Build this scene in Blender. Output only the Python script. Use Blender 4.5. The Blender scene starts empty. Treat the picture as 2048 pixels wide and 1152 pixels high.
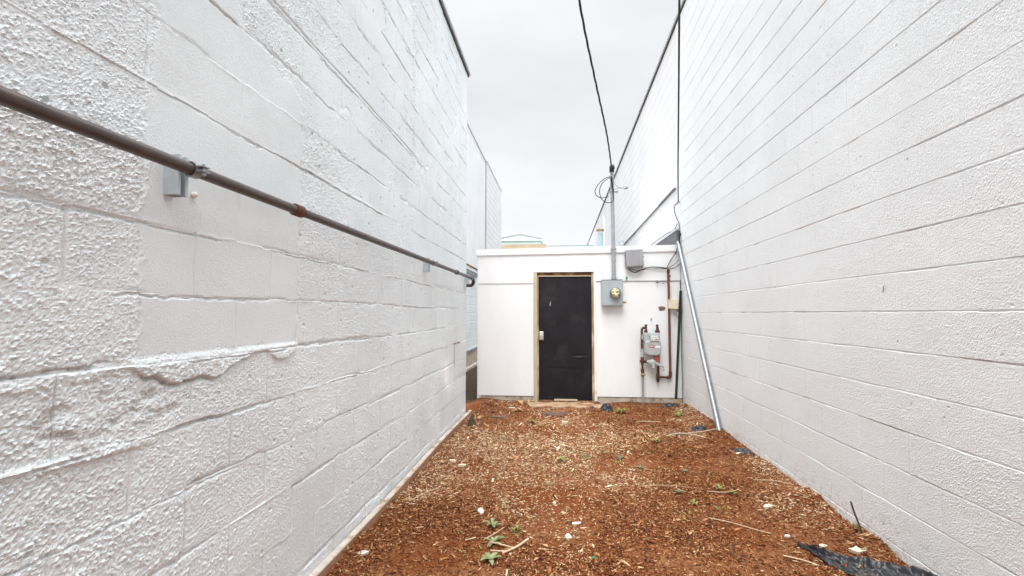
import bpy, math, random
import numpy as np
from mathutils import Vector, Matrix
random.seed(7); rng = np.random.default_rng(7)
C = bpy.context.scene.collection
R = math.radians

# ------------------------------------------------------------------ materials
def mat(name, base, rough=0.6, var=0.12, scale=8.0, metal=0.0, bump=0.0, bscale=120.0, detail=6.0,
        second=None, sscale=3.0, slo=0.5, shi=0.62, spec=0.4, bdist=0.004, stretch=None):
    """painted / raw surface with mottled colour, optional second colour in ragged patches, optional grain"""
    m = bpy.data.materials.new(name); m.use_nodes = True
    nt = m.node_tree; N = nt.nodes; L = nt.links
    b = N['Principled BSDF']
    b.inputs['Roughness'].default_value = rough; b.inputs['Metallic'].default_value = metal
    b.inputs['Specular IOR Level'].default_value = spec
    tc = N.new('ShaderNodeTexCoord'); vec = tc.outputs['Object']
    if stretch:
        mp = N.new('ShaderNodeMapping'); mp.inputs['Scale'].default_value = stretch
        L.new(vec, mp.inputs['Vector']); vec = mp.outputs['Vector']
    n = N.new('ShaderNodeTexNoise'); n.inputs['Scale'].default_value = scale; n.inputs['Detail'].default_value = detail
    L.new(vec, n.inputs['Vector'])
    mr = N.new('ShaderNodeMapRange'); mr.inputs['From Min'].default_value = .3; mr.inputs['From Max'].default_value = .7
    mr.inputs['To Min'].default_value = 1 - var; mr.inputs['To Max'].default_value = 1 + var
    L.new(n.outputs['Fac'], mr.inputs['Value'])
    mx = N.new('ShaderNodeVectorMath'); mx.operation = 'SCALE'; mx.inputs[0].default_value = base
    L.new(mr.outputs['Result'], mx.inputs['Scale'])
    col = mx.outputs['Vector']
    if second:
        n2 = N.new('ShaderNodeTexNoise'); n2.inputs['Scale'].default_value = sscale; n2.inputs['Detail'].default_value = 9
        n2.inputs['Roughness'].default_value = .65
        L.new(vec, n2.inputs['Vector'])
        m2 = N.new('ShaderNodeMapRange'); m2.inputs['From Min'].default_value = slo; m2.inputs['From Max'].default_value = shi
        L.new(n2.outputs['Fac'], m2.inputs['Value'])
        mm = N.new('ShaderNodeMix'); mm.data_type = 'RGBA'
        L.new(m2.outputs['Result'], mm.inputs['Factor']); L.new(col, mm.inputs['A'])
        mm.inputs['B'].default_value = (*second, 1); col = mm.outputs['Result']
    L.new(col, b.inputs['Base Color'])
    if bump:
        nb = N.new('ShaderNodeTexNoise'); nb.inputs['Scale'].default_value = bscale; nb.inputs['Detail'].default_value = 5
        nb.inputs['Roughness'].default_value = .6
        L.new(tc.outputs['Object'], nb.inputs['Vector'])
        bp = N.new('ShaderNodeBump'); bp.inputs['Strength'].default_value = bump; bp.inputs['Distance'].default_value = bdist
        L.new(nb.outputs['Fac'], bp.inputs['Height']); L.new(bp.outputs['Normal'], b.inputs['Normal'])
    return m

M = {}
M['left_paint'] = mat('grey wall paint on rough block', (.730, .778, .795), .9, .05, 2.2, spec=.08, bump=.6, bscale=240, bdist=.006,  # base tinted cool and lightened to cancel warm light bounced off the mulch
                      second=(.64, .66, .65), sscale=9, slo=.62, shi=.80)
M['right_paint'] = mat('off white wall paint on block', (.83, .86, .87), .9, .03, 1.6, spec=.08, bump=.9, bscale=240, bdist=.006,  # blue pushed up and value raised against the reddish ground bounce
                       second=(.77, .78, .775), sscale=2.4, slo=.60, shi=.85)
M['far_white'] = mat('bright white wall paint', (.74, .755, .765), .9, .04, 1.5, spec=.08, bump=.3, bscale=60)  # base darkened to hold down overexposure of the far walls
M['grey_block'] = mat('pale grey block paint', (.74, .76, .765), .9, .06, 2.0, bump=.3, bscale=60)
M['shed_white'] = mat('white shed paint', (.83, .85, .86), .8, .03, 3.0, spec=.15, bump=.25, bscale=160, bdist=.003,  # colour cooled to neutralise orange bounce light on the shed front
                      second=(.77, .77, .75), sscale=3.2, slo=.60, shi=.9, stretch=(1, 1, .5))
M['fascia_white'] = mat('white fascia paint', (.81, .83, .84), .7, .03, 4, spec=.2, bump=.1, bscale=50)
M['bare_trim'] = mat('flaking cream trim paint', (.52, .45, .33), .8, .12, 12, second=(.40, .28, .15), sscale=9, slo=.58, shi=.70,
                     bump=.4, bscale=80, stretch=(1, 1, .35))
M['flaking_white'] = mat('flaking white trim paint', (.84, .82, .78), .65, .05, 12, second=(.55, .42, .28), sscale=11, slo=.60, shi=.68,
                         bump=.4, bscale=80, stretch=(1, 1, .35))
M['stop_wood'] = mat('yellowed bare wood', (.30, .22, .13), .85, .2, 14, second=(.55, .48, .37), sscale=9, slo=.5, shi=.62, stretch=(1, 1, .3))
M['brown_rot'] = mat('rotten brown wood', (.16, .07, .028), .85, .3, 20, second=(.36, .22, .10), sscale=14, bump=.5, bscale=90)
M['door_black'] = mat('worn charcoal door paint', (.011, .0105, .0140), .5, .4, 3.0, second=(.040, .034, .033), sscale=2.6, slo=.52, shi=.76,
                      bump=.12, bscale=20, spec=.28)
M['pale_wood'] = mat('pale weathered wood', (.62, .52, .38), .8, .12, 14, bump=.4, bscale=80, stretch=(.2, 1, 1))
M['base_concrete'] = mat('stained concrete', (.50, .44, .36), .9, .18, 12, second=(.28, .19, .12), sscale=10, slo=.52, shi=.66, bump=.7, bscale=70)
M['slab'] = mat('worn concrete slab', (.40, .29, .19), .95, .16, 10, second=(.24, .10, .04), sscale=6, slo=.46, shi=.60, bump=.6, bscale=90)
M['box_grey'] = mat('grey enamelled steel', (.37, .42, .45), .45, .05, 6, bump=.06, bscale=30)
M['plastic_grey'] = mat('weathered grey plastic', (.35, .355, .37), .55, .06, 6)
M['steel'] = mat('dull galvanized conduit', (.36, .38, .40), .5, .12, 20, metal=.35, second=(.30, .28, .25), sscale=12, slo=.55, shi=.75)
M['zinc'] = mat('shiny galvanized steel', (.33, .35, .37), .45, .16, 30, metal=.7)  # base darkened to tame the bright sky reflection on the leaning pole
M['strut'] = mat('zinc plated strut', (.52, .57, .60), .42, .08, 30, metal=.55)
M['pipe_brown'] = mat('dark brown pipe paint', (.060, .043, .039), .40, .2, 14, second=(.10, .055, .04), sscale=18, slo=.55, shi=.75, spec=.5)
M['rust'] = mat('rusty iron', (.115, .042, .022), .85, .4, 30, second=(.055, .028, .02), sscale=25, bump=.5, bscale=150)
M['rust_paint'] = mat('red brown painted conduit', (.15, .056, .035), .6, .2, 20, second=(.24, .12, .07), sscale=22, slo=.60, shi=.70)
M['gas_grey'] = mat('grey gas meter enamel', (.42, .46, .47), .5, .08, 16, second=(.34, .30, .25), sscale=12, slo=.60, shi=.75, bump=.1, bscale=60)
M['brass'] = mat('dull brass', (.35, .26, .12), .5, .25, 30, metal=.5)
M['nickel'] = mat('satin nickel', (.62, .57, .50), .35, .1, 40, metal=.8)
M['cream'] = mat('cream plastic', (.74, .66, .47), .5, .05, 10)
M['dial_face'] = mat('pale yellow dial card', (.80, .78, .50), .5, .05, 20)
M['white_label'] = mat('white label', (.80, .80, .78), .5, .03, 20)
M['red_label'] = mat('faded red label', (.42, .13, .08), .6, .1, 30)
M['ink'] = mat('dark ink', (.03, .03, .03), .6, .1, 30)
M['cable'] = mat('black cable jacket', (.022, .021, .022), .55, .2, 30)
M['cable_grey'] = mat('grey cable jacket', (.16, .15, .15), .6, .15, 30)
M['wire_pale'] = mat('pale wire', (.62, .60, .52), .6, .1, 30)
M['tpost'] = mat('dark green post paint', (.014, .030, .024), .5, .3, 20)
M['tpost_tip'] = mat('bare yellowed post foot', (.50, .30, .10), .8, .2, 30)
M['black_trim'] = mat('black metal edge', (.018, .017, .017), .5, .2, 10)
M['drip'] = mat('pale metal coping', (.60, .61, .62), .45, .05, 6, metal=.3)
M['membrane'] = mat('dark grey roofing membrane', (.125, .125, .135), .85, .12, 9, bump=.4, bscale=60)
M['roof_pale'] = mat('pale roofing', (.60, .60, .60), .9, .06, 4)
M['mint'] = mat('mint green metal', (.52, .67, .63), .6, .04, 2)
M['mint_pale'] = mat('pale mint roof metal', (.70, .80, .77), .5, .04, 2)
M['far_blue'] = mat('pale blue metal', (.66, .78, .80), .6, .04, 2)
M['orange_wood'] = mat('orange tan timber', (.54, .42, .30), .8, .10, 6, second=(.36, .22, .12), sscale=2.3, slo=.66, shi=.74, stretch=(.4, 1, 1))
M['pipe_cap'] = mat('dull rusted cap', (.24, .18, .13), .8, .25, 20)
M['vent_blue'] = mat('blue grey vent pipe', (.33, .42, .46), .5, .08, 14)
M['board'] = mat('weathered form board', (.33, .20, .12), .9, .16, 10, second=(.34, .20, .11), sscale=8, slo=.50, shi=.68, bump=.6, bscale=80, stretch=(1, .25, 1))
M['board_top'] = mat('paint splashed board top', (.55, .49, .43), .85, .12, 10, second=(.36, .25, .17), sscale=6, slo=.50, shi=.62, bump=.5, bscale=80)
M['poly'] = mat('black polythene', (.020, .021, .025), .30, .2, 8, bump=.35, bscale=25, bdist=.01, spec=.55)
M['poly_dusty'] = mat('dusty black polythene', (.060, .056, .058), .6, .25, 14, second=(.22, .09, .04), sscale=18, slo=.44, shi=.58, bump=.35, bscale=25, bdist=.01)
M['leaf'] = mat('soft green leaf', (.17, .21, .085), .7, .25, 40, second=(.30, .30, .16), sscale=30)
M['leaf_bright'] = mat('yellow green leaf', (.20, .22, .055), .7, .3, 40)
M['leaf_blue'] = mat('grey green leaf', (.15, .19, .105), .7, .3, 40)
M['twig'] = mat('pale dry twig', (.56, .42, .28), .85, .2, 60)
M['twig_dark'] = mat('brown dry twig', (.34, .17, .09), .8, .2, 40)
M['stem_dark'] = mat('dark plant stem', (.07, .06, .035), .8, .3, 30)
M['flake'] = mat('white paint flake', (.70, .66, .60), .8, .12, 40)
M['stone'] = mat('cream stone', (.72, .60, .45), .8, .15, 30, bump=.4, bscale=120)
M['green_scrap'] = mat('green plastic', (.02, .30, .14), .4, .15, 30)
M['dry_leaf'] = mat('dry yellow leaf', (.42, .27, .11), .8, .3, 30)
M['orange_leaf'] = mat('orange leaf', (.72, .28, .05), .7, .2, 30)
M['hole'] = mat('raw hole edge', (.42, .34, .22), .9, .25, 40)
M['hole_dark'] = mat('hole interior', (.16, .11, .07), .9, .3, 60)

# glass of the electric meter
g = bpy.data.materials.new('meter glass'); g.use_nodes = True
nt = g.node_tree; nt.nodes.clear()
o_ = nt.nodes.new('ShaderNodeOutputMaterial'); ms = nt.nodes.new('ShaderNodeMixShader')
fr = nt.nodes.new('ShaderNodeFresnel'); fr.inputs['IOR'].default_value = 1.45
tr = nt.nodes.new('ShaderNodeBsdfTransparent'); gl = nt.nodes.new('ShaderNodeBsdfGlossy'); gl.inputs['Roughness'].default_value = .05
nt.links.new(fr.outputs[0], ms.inputs[0]); nt.links.new(tr.outputs[0], ms.inputs[1]); nt.links.new(gl.outputs[0], ms.inputs[2])
nt.links.new(ms.outputs[0], o_.inputs['Surface']); M['glass'] = g

# ------------------------------------------------------------------ mesh helpers
class MB:
    def __init__(s): s.v = []; s.f = []; s.sm = []
    def add(s, vs, fs, smooth=False):
        b = len(s.v); s.v += [tuple(map(float, p)) for p in vs]
        s.f += [tuple(b + i for i in f) for f in fs]; s.sm += [smooth] * len(fs); return s
    def box(s, x0, x1, y0, y1, z0, z1):
        v = [(x0,y0,z0),(x1,y0,z0),(x1,y1,z0),(x0,y1,z0),(x0,y0,z1),(x1,y0,z1),(x1,y1,z1),(x0,y1,z1)]
        return s.add(v, [(0,3,2,1),(4,5,6,7),(0,1,5,4),(1,2,6,5),(2,3,7,6),(3,0,4,7)])
    def hexa(s, v):
        return s.add(v, [(0,3,2,1),(4,5,6,7),(0,1,5,4),(1,2,6,5),(2,3,7,6),(3,0,4,7)])
    def chamfer_box(s, x0, x1, y0, y1, z0, z1, c=.004, rot=0, cen=None):
        """box with chamfered edges, made from a small bmesh bevel"""
        import bmesh
        bm = bmesh.new(); bmesh.ops.create_cube(bm, size=1)
        for v in bm.verts: v.co = Vector(((x0+x1)/2 + v.co.x*(x1-x0), (y0+y1)/2 + v.co.y*(y1-y0), (z0+z1)/2 + v.co.z*(z1-z0)))
        bmesh.ops.bevel(bm, geom=list(bm.edges), offset=c, segments=2, affect='EDGES', profile=.5)
        if rot:
            p = Vector(cen or ((x0+x1)/2, (y0+y1)/2, (z0+z1)/2))
            mt = Matrix.Translation(p) @ Matrix.Rotation(rot, 4, 'Y') @ Matrix.Translation(-p)
            bm.transform(mt)
        bm.verts.index_update()
        s.add([v.co[:] for v in bm.verts], [[v.index for v in f.verts] for f in bm.faces]); bm.free(); return s
    def tube(s, pts, r, n=10, caps=True):
        pts = [Vector(p) for p in pts]; k = len(pts)
        rr = r if isinstance(r, (list, tuple)) else [r] * k
        t0 = (pts[1] - pts[0]).normalized(); up = Vector((0,0,1)) if abs(t0.z) < .9 else Vector((1,0,0))
        u = t0.cross(up).normalized(); vs = []
        for i in range(k):
            t = (pts[min(i+1,k-1)] - pts[max(i-1,0)])
            t = t.normalized() if t.length > 1e-9 else t0
            u = (u - t * u.dot(t)).normalized(); w = t.cross(u)
            for j in range(n):
                a = 2*math.pi*j/n; vs.append(pts[i] + (u*math.cos(a) + w*math.sin(a))*rr[i])
        fs = [(i*n+j, i*n+(j+1)%n, (i+1)*n+(j+1)%n, (i+1)*n+j) for i in range(k-1) for j in range(n)]
        s.add(vs, fs, True)
        if caps: s.add(vs[:n], [tuple(range(n))[::-1]]); s.add(vs[-n:], [tuple(range(n))])
        return s
    def disc_y(s, cx, cz, y, r, n=28, dome=0.0, rings=1):
        vs = [(cx, y - dome, cz)]
        for q in range(1, rings+1):
            f = q/rings
            for j in range(n):
                a = 2*math.pi*j/n; vs.append((cx + r*f*math.cos(a), y - dome*math.sqrt(max(0,1-f*f)), cz + r*f*math.sin(a)))
        fs = [(0, 1+j, 1+(j+1)%n) for j in range(n)]
        for q in range(rings-1):
            a = 1+q*n; fs += [(a+j, a+n+j, a+n+(j+1)%n, a+(j+1)%n) for j in range(n)]
        return s.add(vs, fs, rings > 1)
    def ball(s, c, rx, ry, rz, n=10, k=6, jit=0.0):
        vs = []; fs = []
        for i in range(k+1):
            th = math.pi*i/k
            for j in range(n):
                a = 2*math.pi*j/n; q = 1 + jit*(random.random()-.5)*2
                vs.append((c[0]+rx*q*math.sin(th)*math.cos(a), c[1]+ry*q*math.sin(th)*math.sin(a), c[2]+rz*q*math.cos(th)))
        fs = [(i*n+j, (i+1)*n+j, (i+1)*n+(j+1)%n, i*n+(j+1)%n) for i in range(k) for j in range(n)]
        return s.add(vs, fs, True)
    def build(s, name, m, parent=None, bevel=0.0):
        me = bpy.data.meshes.new(name)
        off = parent_world(parent) if parent else Vector((0,0,0))
        me.from_pydata([(v[0]-off.x, v[1]-off.y, v[2]-off.z) for v in s.v], [], s.f)
        me.polygons.foreach_set('use_smooth', s.sm); me.update()
        o = bpy.data.objects.new(name, me); C.objects.link(o); me.materials.append(M[m] if isinstance(m, str) else m)
        if parent: o.parent = parent
        if bevel:
            bv = o.modifiers.new('edge', 'BEVEL'); bv.width = bevel; bv.segments = 2; bv.limit_method = 'ANGLE'; bv.angle_limit = R(40)
        return o

def parent_world(p):
    v = Vector((0,0,0))
    while p: v += p.location; p = p.parent
    return v
def smooth(pts, k=8):
    P = [Vector(p) for p in pts]; P = [P[0]*2-P[1]] + P + [P[-1]*2-P[-2]]; out = []
    for i in range(1, len(P)-2):
        a,b,c,d = P[i-1],P[i],P[i+1],P[i+2]
        for j in range(k):
            t = j/k
            out.append(.5*((2*b)+(c-a)*t+(2*a-5*b+4*c-d)*t*t+(3*b-a-3*c+d)*t**3))
    out.append(P[-2]); return out
def tag(o, label=None, cat=None, group=None, kind=None):
    if label: o['label'] = label
    if cat: o['category'] = cat
    if group: o['group'] = group
    if kind: o['kind'] = kind
    return o
def empty(name, loc, label, cat, group=None):
    o = bpy.data.objects.new(name, None); o.empty_display_size = .1; C.objects.link(o); o.location = loc
    return tag(o, label, cat, group)

# ------------------------------------------------------------------ noise on arrays
def _h(ix, iy, seed):
    h = (ix.astype(np.int64)*374761393 + iy.astype(np.int64)*668265263 + seed*974634977) & 0xFFFFFFFF
    h = ((h ^ (h >> 13))*1274126177) & 0xFFFFFFFF
    h = ((h ^ (h >> 16))*2246822519) & 0xFFFFFFFF
    return ((h ^ (h >> 15)) & 0xFFFFFF)/float(0xFFFFFF)
def vn(x, y, seed=0):
    ix = np.floor(x); iy = np.floor(y); fx = x-ix; fy = y-iy
    fx = fx*fx*(3-2*fx); fy = fy*fy*(3-2*fy)
    a = _h(ix,iy,seed); b = _h(ix+1,iy,seed); c = _h(ix,iy+1,seed); d = _h(ix+1,iy+1,seed)
    return (a*(1-fx)+b*fx)*(1-fy)+(c*(1-fx)+d*fx)*fy
def fbm(x, y, seed=0, o=4):
    s = 0; a = .5; t = 0
    for i in range(o): s = s + a*vn(x*2**i+i*17.3, y*2**i-i*9.1, seed+i); t += a; a *= .5
    return s/t
def worley(x, y, seed=0):
    ix = np.floor(x); iy = np.floor(y); best = np.full(x.shape, 9.0); hid = np.zeros(x.shape)
    for dx in (-1,0,1):
        for dy in (-1,0,1):
            cx = ix+dx; cy = iy+dy
            d = (cx+_h(cx,cy,seed)-x)**2 + (cy+_h(cx,cy,seed+7)-y)**2
            k = _h(cx,cy,seed+13); m = d < best
            best = np.where(m, d, best); hid = np.where(m, k, hid)
    return np.sqrt(best), hid
def ss(a, b, x): t = np.clip((x-a)/(b-a), 0, 1); return t*t*(3-2*t)
def spaced(segs):
    out = [np.array([segs[0][0]])]
    for a, b, d in segs:
        n = max(1, int(round((b-a)/d))); out.append(np.linspace(a, b, n+1)[1:])
    return np.concatenate(out)
def grid_object(name, P, material, parent=None, smooth_=True, flip=False):
    """P: (n, m, 3) array of points -> quad sheet"""
    n, m, _ = P.shape
    off = parent_world(parent) if parent else Vector((0,0,0))
    V = (P.reshape(-1,3) - np.array(off)).astype(np.float32)
    i = np.arange(n*m).reshape(n, m)
    q = np.stack([i[:-1,:-1], i[1:,:-1], i[1:,1:], i[:-1,1:]], -1).reshape(-1,4)
    if flip: q = q[:, ::-1]
    me = bpy.data.meshes.new(name)
    me.vertices.add(n*m); me.vertices.foreach_set('co', V.ravel())
    me.loops.add(q.size); me.loops.foreach_set('vertex_index', q.ravel().astype(np.int32))
    me.polygons.add(len(q)); me.polygons.foreach_set('loop_start', (np.arange(len(q))*4).astype(np.int32))
    me.polygons.foreach_set('loop_total', np.full(len(q), 4, np.int32))
    me.polygons.foreach_set('use_smooth', np.full(len(q), smooth_))
    me.update(calc_edges=True); me.validate()
    o = bpy.data.objects.new(name, me); C.objects.link(o); me.materials.append(M[material])
    if parent: o.parent = parent
    return o

COURSE = .2236
# ================================================================== LEFT BUILDING
LX, LEND, LTOP = -1.32, 6.62, 4.86
left = empty('block_building', (LX-3, 2, 0), 'grey painted building with a very rough patched block wall and a dark pipe along it', 'building')
Yc = spaced([(-3.5,.6,.03),(.6,2.6,.0042),(2.6,4.2,.006),(4.2,LEND,.009)])
Zc = spaced([(-.12,.45,.008),(.45,3.2,.0048),(3.2,LTOP,.008)])
Y, Z = np.meshgrid(Yc, Zc, indexing='ij')
LC, L0 = .2275, 1.246
zw = Z + .007*(fbm(Y*2.2, Z*1.1, 3)-.5)*2 + .004*(vn(Y*9, Z*3, 5)-.5)*2
row = np.floor((zw-L0)/LC); dz = (zw-L0)-np.round((zw-L0)/LC)*LC
# smooth trowelled patches: (y0,y1,z0,z1)
rag = .040*(fbm(Y*11, Z*11, 21)-.5)*2 + .016*(fbm(Y*48, Z*48, 22)-.5)*2
def patch(y0, y1, z0, z1, e=.012):
    return ss(-e, e, np.minimum.reduce([Y-y0, y1-Y, Z-z0, z1-Z]) + rag)
def poly_mask(poly, e=.012):
    """signed distance to a polygon in the wall plane -> soft ragged mask"""
    d = np.full(Y.shape, 9.0); ins = np.zeros(Y.shape, bool); k = len(poly)
    for i in range(k):
        (ay,az),(by,bz) = poly[i], poly[(i+1)%k]; ey,ez = by-ay, bz-az
        t = np.clip(((Y-ay)*ey+(Z-az)*ez)/(ey*ey+ez*ez), 0, 1)
        d = np.minimum(d, np.hypot(Y-ay-t*ey, Z-az-t*ez))
        c = ((az > Z) != (bz > Z)) & (Y < (by-ay)*(Z-az)/((bz-az) if abs(bz-az) > 1e-9 else 1e-9)+ay); ins ^= c
    return ss(-e, e, np.where(ins, d, -d) + rag)
A = poly_mask([(1.385,3.0),(1.66,2.92),(1.80,2.63),(1.93,2.60),(2.08,2.57),(2.27,2.51),(2.287,2.2),(2.283,1.73),(2.276,1.478),(2.258,1.253),
               (1.767,1.256),(1.48,1.254),(1.42,1.243),(1.375,1.30),(1.358,1.515),(1.364,1.88),(1.385,2.22)])
B = patch(4.14, 4.96, 1.235, 2.6)
Cc = poly_mask([(2.86,3.44),(3.1,4.2),(3.6,4.25),(3.40,3.37),(3.30,3.32),(2.90,3.31)])
D2 = patch(4.45, 6.1, 2.8, 4.1)*(.4+.5*fbm(Y*2, Z*2, 77)) + patch(5.2, 6.7, .1, 1.25)*.35
E2 = patch(2.45, 3.3, 2.42, 2.62)*.6 + patch(3.05, 4.1, 2.15, 2.42)*.45 + patch(1.9, 2.75, 2.66, 2.86)*.4
strip = ss(.07, .03, np.abs(Y-4.12-.02*np.sin(Z*5)))*ss(2.7, 2.9, Z)
S = np.clip(A + B + Cc + D2 + E2, 0, 1)
blk = np.floor((Y + .2275*(row % 2))/.455)
per_block = _h(blk, row, 91)
rough = np.clip(.62 + .5*(fbm(Y*1.6, Z*2.2, 31)-.5)*2 + .25*(per_block-.5), .25, 1.1)
near_low = ss(1.32, 1.27, Z)*ss(1.9, 1.1, Y)
rough = np.clip(rough + .25*near_low + .35*ss(1.45, 1.1, Y)*(1-A) + .8*strip, 0, 1.35)*(1-.86*S)
yj = (Y + .2275*(row % 2) + .01*(fbm(Y*4, Z*7, 44)-.5)); dy = yj - np.round(yj/.455)*.455
jon = ss(.35, .6, vn(blk*3.7, row*1.9, 45))
rough = rough*(1-.8*np.exp(-(dy/.012)**2)*jon)*(1-.7*np.exp(-(dz/.012)**2)*ss(.3,.6,vn(Y*2.3,row*1.7,46)))
w1, h1 = worley(Y*88+.5*vn(Y*60,Z*60,40), Z*104, 41); w2, h2 = worley(Y*150, Z*160, 51)
lump = (ss(.62,.30,w1)*(.10+.9*h1**1.5) + .45*ss(.6,.3,w2)*h2)*(.45+1.0*vn(Y*30, Z*30, 61))
disp = lump*.0047*rough - .0065*ss(.22,.10,w2)*(h2 > .62)*np.clip(rough,0,1) + .0022*(fbm(Y*11, Z*11, 15)-.5)*(.5+rough) + .0020*rough*(vn(Y*190, Z*190, 17)-.5)
disp += .004*(fbm(Y*1.4, Z*1.4, 16)-.5)*2 + .0025*(per_block-.5)
# bed joints: now raked, now smeared proud, now nearly filled
q = fbm(Y*1.7 + row*3.1, np.round((zw-L0)/LC)*5.7, 71, 3)
jw = .005 + .006*vn(Y*3, row*2.3, 73)
dz = dz + .008*(fbm(Y*30, Z*30, 72, 3)-.5)*2
jm = np.exp(-(dz/jw)**2)*(.35+.9*vn(Y*21, row*4.1, 74))
disp += jm*np.where(q > .5, -.0075*ss(.52, .64, q), .0030*ss(.46, .34, q))*(1-.35*S)
disp -= .0085*np.exp(-((dz+.009)/.0034)**2)*ss(.44, .56, vn(Y*4.3, row*3.3, 75))          # crack under the bead
# head joints
yj = (Y + .2275*(row % 2) + .01*(fbm(Y*4, Z*7, 44)-.5)); dy = yj - np.round(yj/.455)*.455
disp -= .0060*np.exp(-(dy/.0055)**2)*ss(.28, .5, vn(blk*3.7, row*1.9, 45))*(1-.45*S)*(.5+vn(Y*9,Z*24,47))
# patch skin stands proud with a ragged lip, its lower edge hangs over the rough courses
disp += .0028*A + .002*B + .003*Cc
hang = 1.246 - .075*ss(1.32, 1.50, Y)*ss(2.02, 1.60, Y)*(.55+.9*fbm(Y*11, Y*0+2, 81)) - .05*ss(2.02, 2.12, Y)*ss(2.30, 2.18, Y)
lip = ss(-.004, .004, Z-hang)*ss(1.275, 1.25, Z)*ss(1.30, 1.36, Y)*ss(2.30, 2.26, Y)
disp += lip*(.006 + .008*fbm(Y*34, Z*34, 83)); disp -= .010*np.exp(-((Z-hang+.008)/.007)**2)*ss(1.34,1.42,Y)*ss(2.0,1.7,Y)
edge = np.exp(-((Y-1.372+rag*.8)/.010)**2)*ss(1.2, 1.3, Z)*ss(2.5, 2.3, Z)
disp += edge*.006*(fbm(Y*60, Z*30, 85)-.25)
edge2 = np.exp(-((Y-2.285+rag*.5)/.007)**2)*ss(1.22, 1.26, Z)*ss(2.5, 2.4, Z); disp += edge2*.006*(fbm(Y*70, Z*40, 86)-.3)
# pale ledge under the first rough course by the camera, dark break above it
led = ss(1.36, 1.24, Y)*ss(.4, .75, Y)
zl = 1.243 + .012*np.sin(Y*6) + .016*(fbm(Y*16, Z*0+1, 87, 4)-.5); disp += led*.005*np.exp(-((Z-zl+.016)/.013)**4)*(.7+.6*vn(Y*40,Z*40,89)) - led*.008*np.exp(-((Z-zl-.010)/.005)**2)*ss(.35,.7,fbm(Y*17, Z*9, 88))
led2 = ss(1.75, 1.3, Y)*ss(.3,.6,vn(Y*3.1,Y*0+4,96)); disp += led2*.009*np.exp(-((Z-1.017-.015*np.sin(Y*3))/.012)**4)
# broken ground between z 1.0 and 1.2
brk = ss(1.62, 1.5, Y)*ss(1.0, 1.15, Y)*ss(1.20, 1.16, Z)*ss(1.04, 1.08, Z)
disp -= brk*.0055*ss(.46, .66, fbm(Y*19, Z*34, 93, 5)); disp += brk*.006*(fbm(Y*60, Z*60, 95)-.5)
# hairline at far end of the wall
disp -= .006*np.exp(-((Y-5.87)/.007)**2)*ss(.74,.78,Z)*ss(1.03,1.0,Z)
disp -= .012*np.exp(-((Z-1.03)/.006)**2)*ss(5.80,5.85,Y)*ss(6.22,6.1,Y)*ss(.35,.5,vn(Y*20,Z*20,94))
# repaired rectangle by the far corner
pan = ss(-.004,.004,np.minimum.reduce([Y-5.87, 6.8-Y, Z-.60, 1.03-Z])); disp = disp*(1-.75*pan) + .005*pan
# long clean crack on the upper wall
zc = 2.865+.004*np.sin(Y*7); disp -= .012*np.exp(-((Z-zc)/.0045)**2)*ss(1.7,1.9,Y)*ss(4.6,4.0,Y)
# torn, peeled streaks on the upper wall
tear = ss(.60, .66, fbm(Y*2.6+4, Z*1.2, 97, 5))*ss(2.35, 2.7, Z)*ss(2.2, 2.9, Y)
disp += .0042*tear - .006*np.exp(-((fbm(Y*2.6+4, Z*1.2, 97, 5)-.62)/.012)**2)*ss(2.35,2.7,Z)*ss(2.4,3.0,Y)*ss(.4,.6,vn(Y*7,Z*7,98))
# scattered popped aggregate holes
pw_, ph_ = worley(Y*7, Z*9, 99); disp -= .010*ss(.085, .05, pw_)*(ph_ > .82)*(1-A)
P = np.stack([LX + disp, Y, Z], -1)
lw_ = grid_object('wall', P, 'left_paint', left, smooth_=False)
# paint smear by the far corner, earth washed into the broken ground and cracks by the camera
smear = (.35+.65*ss(.40, .58, fbm(Y*9, Z*4, 110)))*np.exp(-((Y-5.48+.35*(Z-.7))/.24)**4-((Z-.68)/.20)**4)
dirt = np.clip(brk*ss(.56, .70, fbm(Y*19, Z*34, 93, 5))*.35 + led*np.exp(-((Z-zl-.010)/.007)**2)*ss(.35,.7,fbm(Y*17, Z*9, 88))*.7
               + ss(1.34,1.40,Y)*ss(1.9,1.6,Y)*np.exp(-((Z-hang+.008)/.006)**2)*.5 + ss(.60,.75,fbm(Y*6, Z*6, 112))*jm*.35
               + 1.0*ss(.010,.004,np.abs(Y-5.872))*ss(.70,.80,Z)*ss(1.04,1.03,Z) + 1.0*ss(.013,.005,np.abs(Z-1.03))*ss(5.86,5.88,Y)*ss(6.35,6.1,Y)*ss(.3,.5,vn(Y*20,Z*20,94)), 0, 1)  # last two terms draw a dark line down the left side and along the top of the far rectangle
for nm, ar in (('smear', smear), ('dirt', dirt)):
    at = lw_.data.attributes.new(nm, 'FLOAT', 'POINT'); at.data.foreach_set('value', ar.astype(np.float32).ravel())
nt = M['left_paint'].node_tree; bsdf = nt.nodes['Principled BSDF']; src = bsdf.inputs['Base Color'].links[0].from_socket
for nm, c_ in (('smear', (.90,.93,.95)), ('dirt', (.23,.17,.11))):
    a_ = nt.nodes.new('ShaderNodeAttribute'); a_.attribute_name = nm
    m_ = nt.nodes.new('ShaderNodeMix'); m_.data_type = 'RGBA'; m_.inputs['B'].default_value = (*c_, 1)
    nt.links.new(a_.outputs['Fac'], m_.inputs['Factor']); nt.links.new(src, m_.inputs['A']); src = m_.outputs['Result']
nt.links.new(src, bsdf.inputs['Base Color'])
MB().box(-9, LX-.03, -3.5, LEND-.02, -.15, LTOP-.01).box(LX-.25, LX-.006, LEND-.02, LEND, -.1, LTOP-.01).build('building_mass', 'grey_block', left)
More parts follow.
